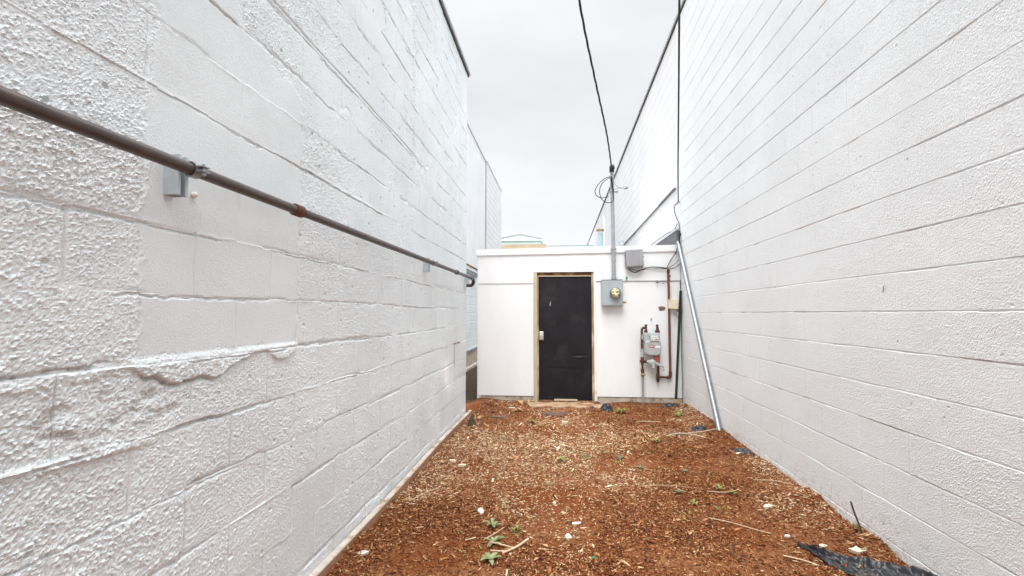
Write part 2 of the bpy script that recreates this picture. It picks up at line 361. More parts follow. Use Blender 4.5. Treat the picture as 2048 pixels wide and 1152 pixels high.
MB().box(-9.05, LX+.022, -3.55, LEND+.05, LTOP-.002, LTOP+.03).build('roof_edge', 'black_trim', left)
MB().box(-9.08, LX+.040, -3.6, LEND+.07, LTOP+.031, LTOP+.07).build('coping', 'drip', left)
# small painted knob and pale scuff on the wall
MB().ball((LX+.012, 1.568, 1.837), .012, .011, .011, jit=.1).build('painted_knob', 'flake', left)

# board along the wall foot
bd = empty('form_board', (-1.29, 4.0, 0), 'long weathered timber board lying along the foot of the rough grey wall', 'board')
mb = MB(); ys = np.linspace(-.5, 6.74, 30); prev = None
for i, yv in enumerate(ys[:-1]):
    y2 = ys[i+1]
    f = lambda y: (-1.312 + .0045*(y-2)*.9 + .006*math.sin(y*2.1), .044 + .006*math.sin(y*1.3+1))
    (xa, za), (xb, zb) = f(yv), f(y2)
    mb.hexa([(xa,yv,-.05),(xa+.036,yv,-.05),(xb+.036,y2,-.05),(xb,y2,-.05),(xa,yv,za-.008),(xa+.036,yv,za-.010),(xb+.036,y2,zb-.010),(xb,y2,zb-.008)])
mb.build('plank', 'board', bd)
mb = MB()
for i, yv in enumerate(ys[:-1]):
    y2 = ys[i+1]; (xa, za), (xb, zb) = f(yv), f(y2)
    mb.hexa([(xa-.004,yv,za-.007),(xa+.034,yv,za-.009),(xb+.034,y2,zb-.009),(xb-.004,y2,zb-.007),(xa-.004,yv,za),(xa+.030,yv,za-.002),(xb+.030,y2,zb-.002),(xb-.004,y2,zb)])
mb.build('painted_edge', 'board_top', bd)

# ================================================================== PIPE ON LEFT WALL
px, pr = -1.225, .0205
pipe = empty('wall_pipe', (px, 2, 1.89), 'long dark brown pipe on zinc brackets along the rough grey wall', 'pipe')
zp = lambda y: 1.888 + .0025*y
MB().tube([(px, y, zp(y)) for y in np.linspace(-3.4, 6.56, 24)], pr, 20).build('pipe_run', 'pipe_brown', pipe)
for y in (2.10, 5.56):
    w = .030
    cp = MB().tube([(px, y-w-.003, zp(y)), (px, y-w, zp(y)), (px, y+w, zp(y)), (px, y+w+.003, zp(y))], [pr+.003, pr+.0075, pr+.0075, pr+.003], 20)
    cp.build('coupling', 'rust' if y < 3 else 'pipe_brown', pipe)
def bracket(y):
    z = zp(y); h = .062; w = .042; t = .003; x0 = LX-.002; x1 = px-pr-.020
    b = MB().box(x0, x0+.012, y-w/2, y+w/2, z-.085, z+.05)
    for s in (-1, 1):
        ya, yb = sorted((y+s*w/2, y+s*(w/2-t))); b.box(x0+.012, x1, ya, yb, z-.085, z+.05)
        ya, yb = sorted((y+s*w/2, y+s*(w/2-.011))); b.box(x1, x1+t, ya, yb, z-.085, z+.05)
        ya, yb = sorted((y+s*(w/2-.008), y+s*(w/2-.011))); b.box(x1-.012, x1, ya, yb, z-.085, z+.05)
    o = b.build('bracket', 'strut', pipe)
    yy = y - .004
    c = MB()
    ring = [(px + (pr+.003)*math.cos(a), yy, z + (pr+.003)*math.sin(a)) for a in np.linspace(-2.6, 2.6, 20)]
    for (a, b2) in zip(ring[:-1], ring[1:]):
        c.hexa([(a[0],yy-.016,a[2]),(a[0],yy+.016,a[2]),(b2[0],yy+.016,b2[2]),(b2[0],yy-.016,b2[2])] +
               [(px+(p[0]-px)*1.13, q2, z+(p[2]-z)*1.13) for p, q2 in ((a,yy-.016),(a,yy+.016),(b2,yy+.016),(b2,yy-.016))])
    c.box(px+.024, px+.050, yy-.016, yy+.016, z+.006, z+.010).box(px+.024, px+.050, yy-.016, yy+.016, z-.010, z-.006)
    c.tube([(px+.038, yy, z-.022), (px+.038, yy, z+.018)], .005, 8).tube([(px+.038, yy, z-.020), (px+.038, yy, z-.011)], .009, 6)
    c.build('clamp', 'zinc', o)
for y in (1.462, 4.50, 6.48): bracket(y)
el = MB().tube(smooth([(px, 6.52, zp(6.5)), (px, 6.60, zp(6.6)), (px, 6.648, zp(6.6)-.025), (px, 6.655, zp(6.6)-.06), (px-.025, 6.655, zp(6.6)-.09), (px-.07, 6.655, zp(6.6)-.095), (px-.5, 6.655, zp(6.6)-.095)], 6), .024, 14)
el.build('elbow', 'pipe_brown', pipe)

# ================================================================== RIGHT BUILDING
RX, RTOP = 1.915, 6.13
right = empty('block_building', (RX+3, 10, 0), 'tall off white building with an even block wall on the side of the leaning pole', 'building')
def right_sheet(name, Ys, z_extra, mname, amp, seed, xo=0.0):
    zz = [-.15]; k0 = -7
    base = 1.421 + COURSE*np.arange(k0, 23)
    for b in base:
        if b > RTOP+.1: break
        zz += [b+d for d in (-.0085, -.0055, -.0035, .0, .0035, .0055, .0085)]
        zz += list(np.linspace(b+.0085, b+COURSE-.0085, z_extra+2)[1:-1])
    Zs = np.array([z for z in sorted(zz) if -.15 <= z <= RTOP]); Zs = np.append(Zs, RTOP)
    Y, Z = np.meshgrid(Ys, Zs, indexing='ij')
    k = np.round((Z-1.421)/COURSE); row = np.floor((Z-1.421)/COURSE)
    d = Z-1.421-k*COURSE
    wob = .0035*(fbm(Y*1.3, k*7.7, seed)-.5)*2 + .001*(vn(Y*12, k*3.3, seed+1)-.5)
    Z = Z + wob*np.exp(-(d/.03)**2)
    depth = .0062*(.15+1.1*fbm(Y*.9, k*4.1, seed+2, 3))*(.7+.5*vn(Y*9, k*3.1, seed+12))
    disp = -depth*np.clip(1-(np.abs(d)/.0050)**4, 0, 1)
    disp += -.004*np.exp(-((d+.004)/.003)**2)*ss(.55,.7,vn(Y*6,k*2.7,seed+9))
    bl = np.floor((Y-5.93+.218*(row % 2))/.436); yj = (Y-5.93+.218*(row % 2)); dy = yj-np.round(yj/.436)*.436
    disp -= .0026*np.exp(-(dy/.005)**2)*ss(.30,.6,_h(np.round(yj/.436),row,seed+3))
    pb = _h(bl, row, seed+4); disp += .0022*(pb-.5)*amp
    w, h = worley(Y*125, Z*140, seed+5)
    rg = np.clip(.45+.9*(fbm(Y*2.1, Z*3, seed+6)-.5)+.5*(pb-.5), .1, 1)
    disp += amp*(.0025*ss(.60,.3,w)*h*(.35+.65*rg) - .0012 + .0010*(vn(Y*170,Z*170,seed+14)-.5) + .0016*(fbm(Y*18, Z*18, seed+7)-.5))
    pw_, ph_ = worley(Y*9, Z*9, seed+8); disp -= amp*.006*ss(.07, .04, pw_)*(ph_ > .965)
    o = grid_object(name, np.stack([RX + xo - disp, Y, Z], -1), mname, right, smooth_=False, flip=True)
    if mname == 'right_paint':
        sp_ = np.clip(.55*ss(.50,.68,fbm(Y*14, Z*18, seed+20))*ss(.24,.07,Z+.14*fbm(Y*4.3,Z*0+2,seed+21)) + .6*ss(.60,.70,fbm(Y*48,Z*48,seed+22))*ss(.30,.06,Z)  # sp_: patchy pinkish tint low on the wall and along some joints
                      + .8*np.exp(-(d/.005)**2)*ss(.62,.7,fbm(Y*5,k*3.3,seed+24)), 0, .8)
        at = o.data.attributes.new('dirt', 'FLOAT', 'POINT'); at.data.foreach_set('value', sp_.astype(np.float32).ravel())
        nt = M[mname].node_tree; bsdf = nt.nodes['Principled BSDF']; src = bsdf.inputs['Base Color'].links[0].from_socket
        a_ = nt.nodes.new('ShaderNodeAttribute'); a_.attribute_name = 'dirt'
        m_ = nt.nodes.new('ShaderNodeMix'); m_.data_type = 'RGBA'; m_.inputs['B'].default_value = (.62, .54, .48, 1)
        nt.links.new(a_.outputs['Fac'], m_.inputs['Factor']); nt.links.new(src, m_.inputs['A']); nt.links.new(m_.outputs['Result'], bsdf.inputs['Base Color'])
    return o
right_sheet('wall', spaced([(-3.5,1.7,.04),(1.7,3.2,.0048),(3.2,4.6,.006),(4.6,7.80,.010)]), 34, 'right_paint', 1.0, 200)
right_sheet('whiter_wall', spaced([(7.80,14,.05),(14,40,.3)]), 3, 'far_white', .35, 300, .006)
MB().box(RX+.05, 12, -3.5, 40, -.15, RTOP-.004).build('building_mass', 'far_white', right)
MB().box(RX-.014, 12, -3.55, 40.05, RTOP-.002, RTOP+.028).build('roof_edge', 'black_trim', right)
MB().box(RX-.035, 12, -3.6, 40.1, RTOP+.029, RTOP+.07).build('coping', 'drip', right)
MB().box(RX-.028, RX-.002, 7.95, 16.5, 3.45, 3.474).box(RX-.04, RX-.028, 7.95, 9.2, 3.458, 3.476).build('ledge_flashing', 'cable_grey', right)
fm = MB().box(RX-.035, RX+.004, 7.86, 11.2, 2.38, 2.755); fm.build('roof_flashing', 'membrane', right)
MB().box(RX-.042, RX-.003, 7.86, 11.2, 2.757, 2.785).build('flashing_bar', 'drip', right)
# yellow scuff and hook
MB().add([(RX-.006,3.02,1.535),(RX-.006,3.03,1.535),(RX-.006,3.022,1.575),(RX-.006,3.012,1.57)], [(0,1,2,3)]).build('paint_scuff', 'dry_leaf', right)

# ================================================================== SHED
FY = 7.755
shed = empty('shed', (.27, FY, 0), 'low white flat roofed shed with a charcoal door at the end of the alley', 'shed')
sl = lambda x: .010*(x+1.37)           # the roof line climbs a little to the right
mb = MB()
mb.box(-1.36, -.43, FY+.03, FY+.2, 0, 2.37).box(.585, 1.90, FY+.03, FY+.2, 0, 2.37).box(-.43, .585, FY+.03, FY+.2, 2.095, 2.37)
mb.box(-1.36, 1.90, FY+.201, 11.6, 0, 2.37)
mb.build('shed_body', 'shed_white', shed)
mb = MB()
for x0, x1, z0 in ((-1.345, -.43, 1.903), (-.43, .585, 2.085), (.585, 1.908, 1.934)):
    mb.hexa([(x0,FY,z0),(x1,FY,z0),(x1,FY+.03,z0),(x0,FY+.03,z0),(x0,FY,2.372+sl(x0)*.9),(x1,FY,2.372+sl(x1)*.9),(x1,FY+.03,2.372+sl(x1)*.9),(x0,FY+.03,2.372+sl(x0)*.9)])
mb.build('upper_panel', 'shed_white', shed)
MB().box(-1.335, -.432, FY+.010, FY+.03, .075, 1.900).build('lower_panel', 'shed_white', shed, .002)
MB().box(.587, 1.900, FY+.010, FY+.03, .085, 1.930).build('lower_panel', 'shed_white', shed, .002)
MB().box(-1.34, -.432, FY+.016, FY+.03, 1.9005, 1.9025).build('drip_edge', 'cable_grey', shed); MB().box(.587, 1.905, FY-.004, FY+.010, 1.930, 1.9335).build('drip_edge', 'cable_grey', shed)
MB().box(-1.30, -.44, FY+.022, FY+.06, -.05, .074).build('foundation', 'base_concrete', shed); MB().box(.592, 1.905, FY+.022, FY+.06, -.05, .084).build('foundation', 'base_concrete', shed)
mb = MB()
for x0, x1 in ((-1.378, .30), (.30, 1.912)):
    a, b = sl(x0), sl(x1)
    mb.hexa([(x0,FY-.022,2.368+a),(x1,FY-.022,2.368+b),(x1,FY+.20,2.368+b),(x0,FY+.20,2.368+a),(x0,FY-.022,2.470+a),(x1,FY-.022,2.470+b),(x1,FY+.20,2.470+b),(x0,FY+.20,2.470+a)])
mb.build('fascia', 'fascia_white', shed)
MB().box(-1.376, 1.90, FY+.2, 11.7, 2.37, 2.43).build('roof', 'roof_pale', shed)
# opening, frame and door
MB().box(-.43, -.372, FY+.002, FY+.10, -.02, 2.083).build('door_jamb', 'bare_trim', shed, .003)
MB().box(-.372, -.348, FY+.020, FY+.11, -.02, 2.030).build('door_stop', 'stop_wood', shed)
MB().box(.545, .586, FY+.004, FY+.03, -.02, 2.084).build('door_jamb', 'flaking_white', shed, .003)
MB().box(.510, .545, FY+.016, FY+.11, -.02, 2.083).build('door_stop', 'stop_wood', shed)
MB().box(-.372, .510, FY+.040, FY+.11, 2.031, 2.084).build('head_jamb', 'brown_rot', shed)
MB().box(-.348, .508, FY+.030, FY+.05, 2.014, 2.030).build('head_strip', 'pale_wood', shed)
MB().box(-.375, .512, FY-.02, FY+.15, -.04, .012).build('sill', 'brown_rot', shed)
# door leaf with shallow dents
xs = np.linspace(-.346, .508, 86); zs = np.linspace(.018, 2.012, 200)
X, Zd = np.meshgrid(xs, zs, indexing='ij')
dd = .0016*(fbm(X*3, Zd*3, 400)-.5)*2
def dent(cx, cz, rx, rz, d): return d*np.exp(-((X-cx)/rx)**2-((Zd-cz)/rz)**2)
dd += dent(.30, .73, .09, .018, .008) - dent(.31, .70, .10, .018, .005) + dent(.44, .60, .05, .04, .004) + dent(-.02, .52, .16, .02, .003) + dent(.2, .50, .1, .015, .003)
pts = np.stack([X, FY+.046+dd, Zd], -1)
door = grid_object('door', pts, 'door_black', shed)
MB().box(-.346, .508, FY+.052, FY+.085, .018, 2.012).box(-.346, .508, FY+.034, FY+.044, .020, .060).build('door_core', 'door_black', door)
lk = MB().chamfer_box(-.341, -.266, FY+.018, FY+.046, .975, 1.118, .012)
lock = lk.build('lock', 'nickel', door)
kb = MB()
for r in range(4):
    for c in range(3): kb.chamfer_box(-.327+c*.017, -.314+c*.017, FY+.012, FY+.0185, 1.090-r*.014, 1.099-r*.014, .002)
kb.build('keypad', 'white_label', lock)
MB().tube([(-.303, FY+.019, 1.003), (-.303, FY-.004, 1.003)], [.019, .016], 16).box(-.306, -.300, FY-.012, FY-.004, .992, 1.014).build('thumb_turn', 'nickel', lock)
MB().add([(-.168,FY+.0435,1.535),(-.158,FY+.0435,1.535),(-.150,FY+.0435,1.605),(-.156,FY+.0435,1.60)], [(0,1,2,3)]).build('scratch', 'flake', door)
MB().box(-.10, .27, FY+.005, FY+.03, .013, .034).build('wood_strip', 'pale_wood', shed)
# hole broken in the panel, old anchor, old cable bits
hx, hz = 1.613, 1.489
mb = MB(); pr_ = [(hx+.055*math.copysign(abs(math.cos(a))**.6, math.cos(a))*(1+.12*math.sin(5*a)), hz+.038*math.copysign(abs(math.sin(a))**.6, math.sin(a))*(1+.1*math.cos(3*a))) for a in np.linspace(0, 2*math.pi, 25)[:-1]]
mb.add([(p[0], FY+.0085, p[1]) for p in pr_], [tuple(range(24))]); mb.build('broken_hole', 'hole', shed)
MB().add([(hx+(p[0]-hx)*.8+.003, FY+.0068, hz+(p[1]-hz)*.72-.004) for p in pr_], [tuple(range(24))]).build('hole_interior', 'hole_dark', shed)
MB().tube([(1.447, FY+.012, 1.323), (1.447, FY-.006, 1.323)], .013, 10).build('wall_anchor', 'steel', shed)

# slab in front of the door
mb = MB(); n = 26; top = []
for i in range(n):
    a = 2*math.pi*i/n; ca, sa = math.cos(a), math.sin(a)
    top.append((.10+.60*math.copysign(abs(ca)**.45, ca)*(1+.04*math.sin(7*a)), 7.39+.19*math.copysign(abs(sa)**.5, sa)*(1+.07*math.sin(5*a+1)), .022))
mb.add(top + [(p[0]*1.01, p[1], -.06) for p in top], [tuple(range(n))] + [(i, i+n, (i+1)%n+n, (i+1)%n) for i in range(n)])
tag(mb.build('doorstep_slab', 'slab', None, .006), 'thin worn concrete slab half buried in mulch before the charcoal door', 'slab')

# survey of the front wall: u, v measured along it
sx = lambda u: .677 + .0078*(u-1204)
sz = lambda v: 1.323 - .0079*(v-638)

# ---------------- electric service: box, meter, mast
em = empty('electric_meter', (.83, FY, 1.73), 'grey steel meter box with a round glass dial beside the charcoal door', 'meter')
MB().chamfer_box(.663, .995, FY-.105, FY+.012, 1.528, 1.940, .006).build('meter_box', 'box_grey', em)
MB().chamfer_box(.668, .990, FY-.111, FY-.1055, 1.545, 1.925, .003).build('cover', 'box_grey', em)
MB().box(.660, .998, FY-.108, FY-.02, 1.941, 1.948).build('top_flange', 'black_trim', em)
MB().tube([(.873, FY-.10, 1.738), (.873, FY-.150, 1.738)], [.094, .090], 32).build('meter_ring', 'steel', em)
MB().disc_y(.873, 1.738, FY-.152, .080, 32).build('dial', 'dial_face', em)
for (x0, x1, z0, z1) in ((-.052,-.020,.004,.016), (.004,.056,.004,.020), (-.048,-.010,-.030,-.026), (-.048,.0,-.040,-.037), (.036,.06,-.046,-.022), (-.028,.03,.046,.049)):
    MB().box(.873+x0, .873+x1, FY-.1545, FY-.1530, 1.738+z0, 1.738+z1).build('dial_mark', 'ink', em)
MB().disc_y(.873, 1.738, FY-.156, .083, 32, .045, 6).build('glass_dome', 'glass', em)
MB().tube([(.873,FY-.145,1.738),(.873,FY-.158,1.738)], [.089,.083], 32, False).build('dome_collar', 'steel', em)
MB().chamfer_box(.980, 1.030, FY-.115, FY-.085, 1.570, 1.602, .004).tube([(1.030,FY-.1,1.586),(1.046,FY-.1,1.586)], .008, 8).build('hasp', 'brass', em)
MB().tube([(.83,FY-.112,1.545),(.83,FY-.122,1.545)], .011, 10).build('seal', 'steel', em)

mast = empty('service_mast', (.858, FY-.06, 1.95), 'slim grey conduit mast with a black weatherhead rising above the meter box', 'mast')
my = FY-.062
MB().tube([(.860,my,1.948),(.858,my,2.35),(.852,my,3.0),(.846,my,3.72)], .0305, 18).build('conduit', 'steel', mast)
MB().tube([(.860,my,1.949),(.860,my,1.985)], .040, 18).build('hub', 'steel', mast)
MB().tube([(.859,my,2.235),(.859,my,2.275)], .0345, 18).build('coupling', 'steel', mast)
hd = MB().tube(smooth([(.846,my,3.69),(.846,my,3.735),(.846,my-.010,3.765),(.846,my-.035,3.772),(.846,my-.065,3.755),(.846,my-.078,3.730)],5), .039, 14)
hd.build('weatherhead', 'cable', mast)
cl = MB().tube([(.852,my,3.352),(.852,my,3.378)], .036, 14).box(.795,.835,my-.012,my+.012,3.355,3.375).box(.87,.935,my-.012,my+.012,3.356,3.376)
cl.tube([(.925,my-.02,3.366),(.925,my+.02,3.366)], .018, 10).tube([(.800,my-.02,3.365),(.800,my+.02,3.365)], .014, 10)
cl.build('mast_clamp', 'zinc', mast)
MB().box(.818, .822, my-.034, FY-.021, 2.43, 2.455).box(.822,.896,my-.034,my-.0305,2.43,2.455).box(.896,.900,my-.034,FY-.021,2.43,2.455).build('strap', 'steel', mast)
def s3(u, v, d): return (sx(u), FY-d, sz(v))
wl = MB()
wl.tube(smooth([s3(1221,350,.14), s3(1209,355,.16), s3(1196,367,.17), s3(1190,380,.17), s3(1194,390,.16), s3(1205,393,.13), s3(1218,390,.11)], 8), .0065, 6)
wl.tube(smooth([s3(1221,352,.15), s3(1207,362,.19), s3(1199,378,.20), s3(1202,395,.18), s3(1212,403,.16), s3(1223,402,.14), s3(1228,393,.12), s3(1226,375,.11), s3(1222,352,.13)], 8), .0065, 6)
wl.tube(smooth([s3(1224,350,.14), s3(1226,366,.12), s3(1228,380,.11)], 6), .010, 6)
wl.build('cable_loops', 'cable', mast)
wl2 = MB().tube(smooth([s3(1226,354,.13), s3(1231,366,.14), s3(1239,374,.15), s3(1250,376,.15), s3(1254,375,.15)], 8), .0035, 6)
wl2.tube(smooth([s3(1228,377,.12), s3(1240,373,.13), s3(1252,372,.14), s3(1256,374,.14)], 8), .003, 6); wl2.build('spare_wires', 'cable_grey', mast)
MB().tube([s3(1250,376.5,.15), s3(1256,374,.14)], .009, 8).build('wire_cap', 'cable', mast)

# overhead lines
oc = MB(); path = smooth([(.835, FY-.13, 3.75), (.66, 6.6, 3.92), (.40, 5.4, 4.18), (.195, 4.45, 4.44), (-.25, 2.2, 5.15), (-.9, -2, 6.6), (-2.2,-9,9.2)], 22)
for ph in (0, 2.1, 4.2):
    t = [0.0]
    for a, b in zip(path[:-1], path[1:]): t.append(t[-1]+(b-a).length)
    oc.tube([p + Vector((.0075*math.cos(s*9+ph), 0, .0075*math.sin(s*9+ph))) for p, s in zip(path, t)], .0056, 6)
tag(oc.build('overhead_cable', 'cable'), 'twisted black overhead cable climbing from the weatherhead of the mast', 'cable')
oc = MB().tube(smooth([(1.895, 7.76, 3.19), (1.60, 6.52, 3.44), (1.30, 5.22, 3.75), (1.03, 4.05, 4.06), (.70, 2.6, 4.50), (.2, .4, 5.2), (-.8, -5, 7)], 14), .0095, 8)
oc.tube(smooth([(1.895,7.76,3.19),(1.60,6.52,3.452),(1.30,5.22,3.765),(1.03,4.05,4.078),(.70,2.6,4.52)],14), .004, 6)
dc = tag(oc.build('drop_cable', 'cable'), 'single black cable stretched straight up from the hook on the off white wall', 'cable')
hk = empty('cable_hook', (RX-.02, 7.765, 3.19), 'small metal hook holding the black drop cable to the off white wall', 'hook')
MB().tube(smooth([(RX+.0,7.74,3.19),(RX-.03,7.745,3.19),(RX-.045,7.75,3.172),(RX-.03,7.755,3.155),(RX-.012,7.755,3.165)],6), .005, 8).build('hook_bend', 'steel', hk)
MB().tube([(RX+.004,7.74,3.19),(RX-.008,7.74,3.19)], .016, 10).build('hook_plate', 'steel', hk)
wc = MB().tube(smooth([(RX-.02,7.76,3.19),(RX-.075,7.74,3.14),(RX-.085,7.74,3.06),(RX-.055,7.735,2.93),(RX-.02,7.735,2.84),(RX-.014,7.73,2.70),(RX-.014,7.725,2.52),(RX-.02,7.72,2.40),(RX-.03,7.715,2.30)],8), .0085, 7)
wc.tube(smooth([(RX-.045,7.74,2.84),(RX-.02,8.1,2.80),(RX-.012,8.6,2.83),(RX-.012,9.3,2.84),(RX-.012,10.3,2.82),(RX-.012,11.2,2.6)],8), .0075, 6)
tag(wc.build('wall_cable', 'cable_grey'), 'slack dark cable looping down the corner from the hook to behind the leaning pole', 'cable')

# ---------------- tilted utility box with its cables
ub = empty('utility_box', (1.18, FY, 2.28), 'grey ribbed plastic utility box hung slightly crooked under the white fascia', 'box')
rt = R(-3.2); cc = (1.178, FY-.05, 2.283)
MB().chamfer_box(1.045, 1.312, FY-.075, FY-.001, 2.135, 2.425, .012, rt, cc).build('box_base', 'plastic_grey', ub)
cov = MB().chamfer_box(1.050, 1.318, FY-.118, FY-.076, 2.150, 2.432, .016, rt, cc).build('box_cover', 'plastic_grey', ub)
rb = MB()
for i in range(7): rb.chamfer_box(1.098+i*.027, 1.110+i*.027, FY-.124, FY-.1175, 2.190, 2.375, .003, rt, cc)
rb.chamfer_box(1.098, 1.272, FY-.122, FY-.1175, 2.392, 2.400, .002, rt, cc); rb.build('rib', 'plastic_grey', cov)
MB().chamfer_box(1.316, 1.332, FY-.095, FY-.06, 2.285, 2.318, .003, rt, cc).build('latch', 'steel', ub)
MB().chamfer_box(1.035, 1.046, FY-.09, FY-.03, 2.20, 2.24, .003, rt, cc).build('hinge', 'plastic_grey', ub); MB().chamfer_box(1.035, 1.046, FY-.09, FY-.03, 2.34, 2.38, .003, rt, cc).build('hinge', 'plastic_grey', ub)
cb = MB()
cb.tube(smooth([s3(1257,535,.05), s3(1263,542,.06), s3(1272,544,.06), s3(1285,538,.05), s3(1300,534,.04), s3(1318,534,.03), s3(1333,536,.03)], 8), .0085, 7)
cb.tube(smooth([s3(1262,537,.04), s3(1275,540,.03), s3(1290,538,.03), s3(1312,537,.03), s3(1334,537,.03), s3(1346,537,.03), s3(1354,533,.03), s3(1361,527,.04)], 8), .0055, 7)
cb.tube(smooth([s3(1334,536,.03), s3(1343,532,.02), s3(1352,526,.02), s3(1358,519,.03)], 8), .0045, 6)
cb.tube(smooth([s3(1333,537,.035), s3(1338,528,.03), s3(1346,514,.03), s3(1353,503,.04), s3(1354,496,.06)], 8), .0055, 6)
cb.tube(smooth([s3(1334,535,.045), s3(1341,521,.04), s3(1349,510,.04), s3(1354,505,.05)], 8), .0045, 6)
tag(cb.build('phone_cables', 'cable'), 'bundle of thin black cables sagging from the utility box towards the corner', 'cable')
gt = empty('wire_tag', (sx(1253), FY, sz(555)), 'small green plastic tag dangling from a wire under the utility box', 'tag')
MB().tube(smooth([s3(1256,537,.02), s3(1258,545,.02), s3(1256,550,.02), s3(1254,553,.02)], 6), .002, 5).build('tag_wire', 'wire_pale', gt)
MB().hexa([(sx(1251.5),FY-.022,sz(557.5)),(sx(1255),FY-.022,sz(558.5)),(sx(1255),FY-.018,sz(558.5)),(sx(1251.5),FY-.018,sz(557.5)),(sx(1252.3),FY-.022,sz(552.6)),(sx(1256),FY-.022,sz(553.2)),(sx(1256),FY-.018,sz(553.2)),(sx(1252.3),FY-.018,sz(552.6))]).build('tag_plate', 'green_scrap', gt)
tw = MB().tube(smooth([s3(1233,557,.05), s3(1238,556,.06), s3(1243,560,.08), s3(1246,566,.11)], 6), .003, 5)
tag(tw.build('ground_wire', 'wire_pale'), 'short pale wire curling over the top corner of the meter box', 'wire')
bw = MB().tube(smooth([s3(1311,563,.02), s3(1315,566,.03), s3(1320,563,.02), s3(1326,561,.015), s3(1333,561.5,.015)], 6), .004, 6)
bw.ball(s3(1315,564,.02), .018, .012, .012, jit=.3).ball(s3(1327,566,.015), .012, .008, .007, jit=.3)
tag(bw.build('wire_clip', 'cable_grey'), 'rusty clip with a cut wire end on the drip edge left of the brown conduit', 'clip')

# ---------------- rusty brown conduit and gas meter set
cd = empty('brown_conduit', (1.72, FY, .42), 'red brown painted pipe running down the shed wall and turning to the gas meter', 'pipe')
cy = FY-.03
MB().tube(smooth([(1.713,cy,2.112),(1.716,cy,1.6),(1.716,cy,.9),(1.717,cy,.47)],6), .0185, 14).build('riser', 'rust_paint', cd)
MB().tube([(1.713,cy,2.105),(1.713,cy,2.05)], .023, 12).build('top_coupling', 'rust', cd); MB().tube([(1.722,cy-.01,2.0),(1.745,cy-.01,2.0)], .012, 8).build('side_plug', 'rust', cd)
MB().tube(smooth([(1.717,cy,.50),(1.716,cy,.445),(1.700,cy,.412),(1.665,cy,.408)],6), .025, 14).build('elbow', 'rust', cd)
MB().tube([(1.67,cy,.408),(1.51,cy,.414)], .017, 12).build('cross_pipe', 'rust', cd)
pw = MB().tube(smooth([s3(1336,562,.06), s3(1340,572,.055), s3(1342,590,.03), s3(1342,599,.03)], 6), .0025, 5)
tag(pw.build('pale_wire', 'wire_pale'), 'thin pale wire wound past the brown conduit down to the cream box', 'wire')
bx = empty('junction_box', (1.77, FY, 1.55), 'small cream plastic junction box over the brown conduit', 'box')
MB().chamfer_box(1.700, 1.775, FY-.075, FY-.001, 1.487, 1.628, .004).build('box_base', 'cream', bx)
MB().chamfer_box(1.772, 1.845, FY-.088, FY-.001, 1.480, 1.634, .005).build('box_cover', 'cream', bx)
MB().box(1.795, 1.82, FY-.0895, FY-.088, 1.555, 1.561).build('cover_slot', 'brass', bx); MB().tube([(1.72,FY-.075,1.605),(1.72,FY-.081,1.605)], .008, 8).build('screw', 'brass', bx)

gm = empty('gas_meter', (1.42, FY, .9), 'grey domestic gas meter with rusty pipe fittings low on the white shed wall', 'gas meter')
gx = lambda a: sx(1200 + a/4.8); gz = lambda b: sz(580 + b/4.8)
gy = FY-.10
# body: rounded lower drum, flat front, flange ring, shoulders
def drum(cx, cz, hw, hh, y0, y1, n=36, p=.45):
    vs = []; 
    for (y, k) in ((y0, .90), (y0-.0, 1.0), (y1, 1.0)):
        for i in range(n):
            a = 2*math.pi*i/n; c, s = math.cos(a), math.sin(a)
            vs.append((cx+hw*k*math.copysign(abs(c)**p, c), y - (.018 if k < 1 else 0), cz+hh*k*math.copysign(abs(s)**p, s)))
    fs = [tuple(range(n))[::-1]]
    for q in range(2): fs += [(q*n+i, q*n+(i+1)%n, (q+1)*n+(i+1)%n, (q+1)*n+i) for i in range(n)]
    return vs, fs
body = MB().add(*drum(gx(485), gz(550), .118, .116, gy-.055, FY-.035)); bo = body.build('meter_body', 'gas_grey', gm)
fl = MB().add(*drum(gx(485), gz(550), .128, .126, gy-.012, gy+.008))
for a in np.linspace(0, 2*math.pi, 13)[:-1]: fl.tube([(gx(485)+.121*math.copysign(abs(math.cos(a))**.45, math.cos(a)), gy-.032, gz(550)+.119*math.copysign(abs(math.sin(a))**.45, math.sin(a))), (gx(485)+.121*math.copysign(abs(math.cos(a))**.45, math.cos(a)), gy-.012, gz(550)+.119*math.copysign(abs(math.sin(a))**.45, math.sin(a)))], .007, 6)
fl.build('flange', 'gas_grey', bo)
MB().chamfer_box(gx(402), gx(554), gy-.035, FY-.035, gz(500), gz(408), .014).build('meter_top', 'gas_grey', gm)
ix = MB().chamfer_box(gx(456), gx(540), gy-.085, gy-.030, gz(487), gz(428), .006).build('index_box', 'gas_grey', gm)
MB().box(gx(463), gx(533), gy-.088, gy-.0855, gz(480), gz(435)).build('index_plate', 'white_label', ix)
for i in range(4): MB().tube([(gx(474+i*16), gy-.0882, gz(450)), (gx(474+i*16), gy-.0895, gz(450))], .0055, 10).build('index_dial', 'ink', ix)
MB().box(gx(470), gx(482), gy-.0895, gy-.0882, gz(472), gz(467)).build('index_line', 'ink', ix)
MB().box(gx(500), gx(527), gy-.0895, gy-.0882, gz(474), gz(464)).build('index_mark', 'red_label', ix)
MB().box(gx(447), gx(496), gy-.0765, gy-.0735, gz(546), gz(520)).build('name_plate', 'red_label', bo)
MB().box(gx(505), gx(553), gy-.0765, gy-.0735, gz(549), gz(529)).build('name_plate', 'white_label', bo)
lm = MB()
for i in range(5): lm.box(gx(451+i*9), gx(456+i*9), gy-.078, gy-.0767, gz(537), gz(527))
lm.build('plate_marks', 'white_label', bo)
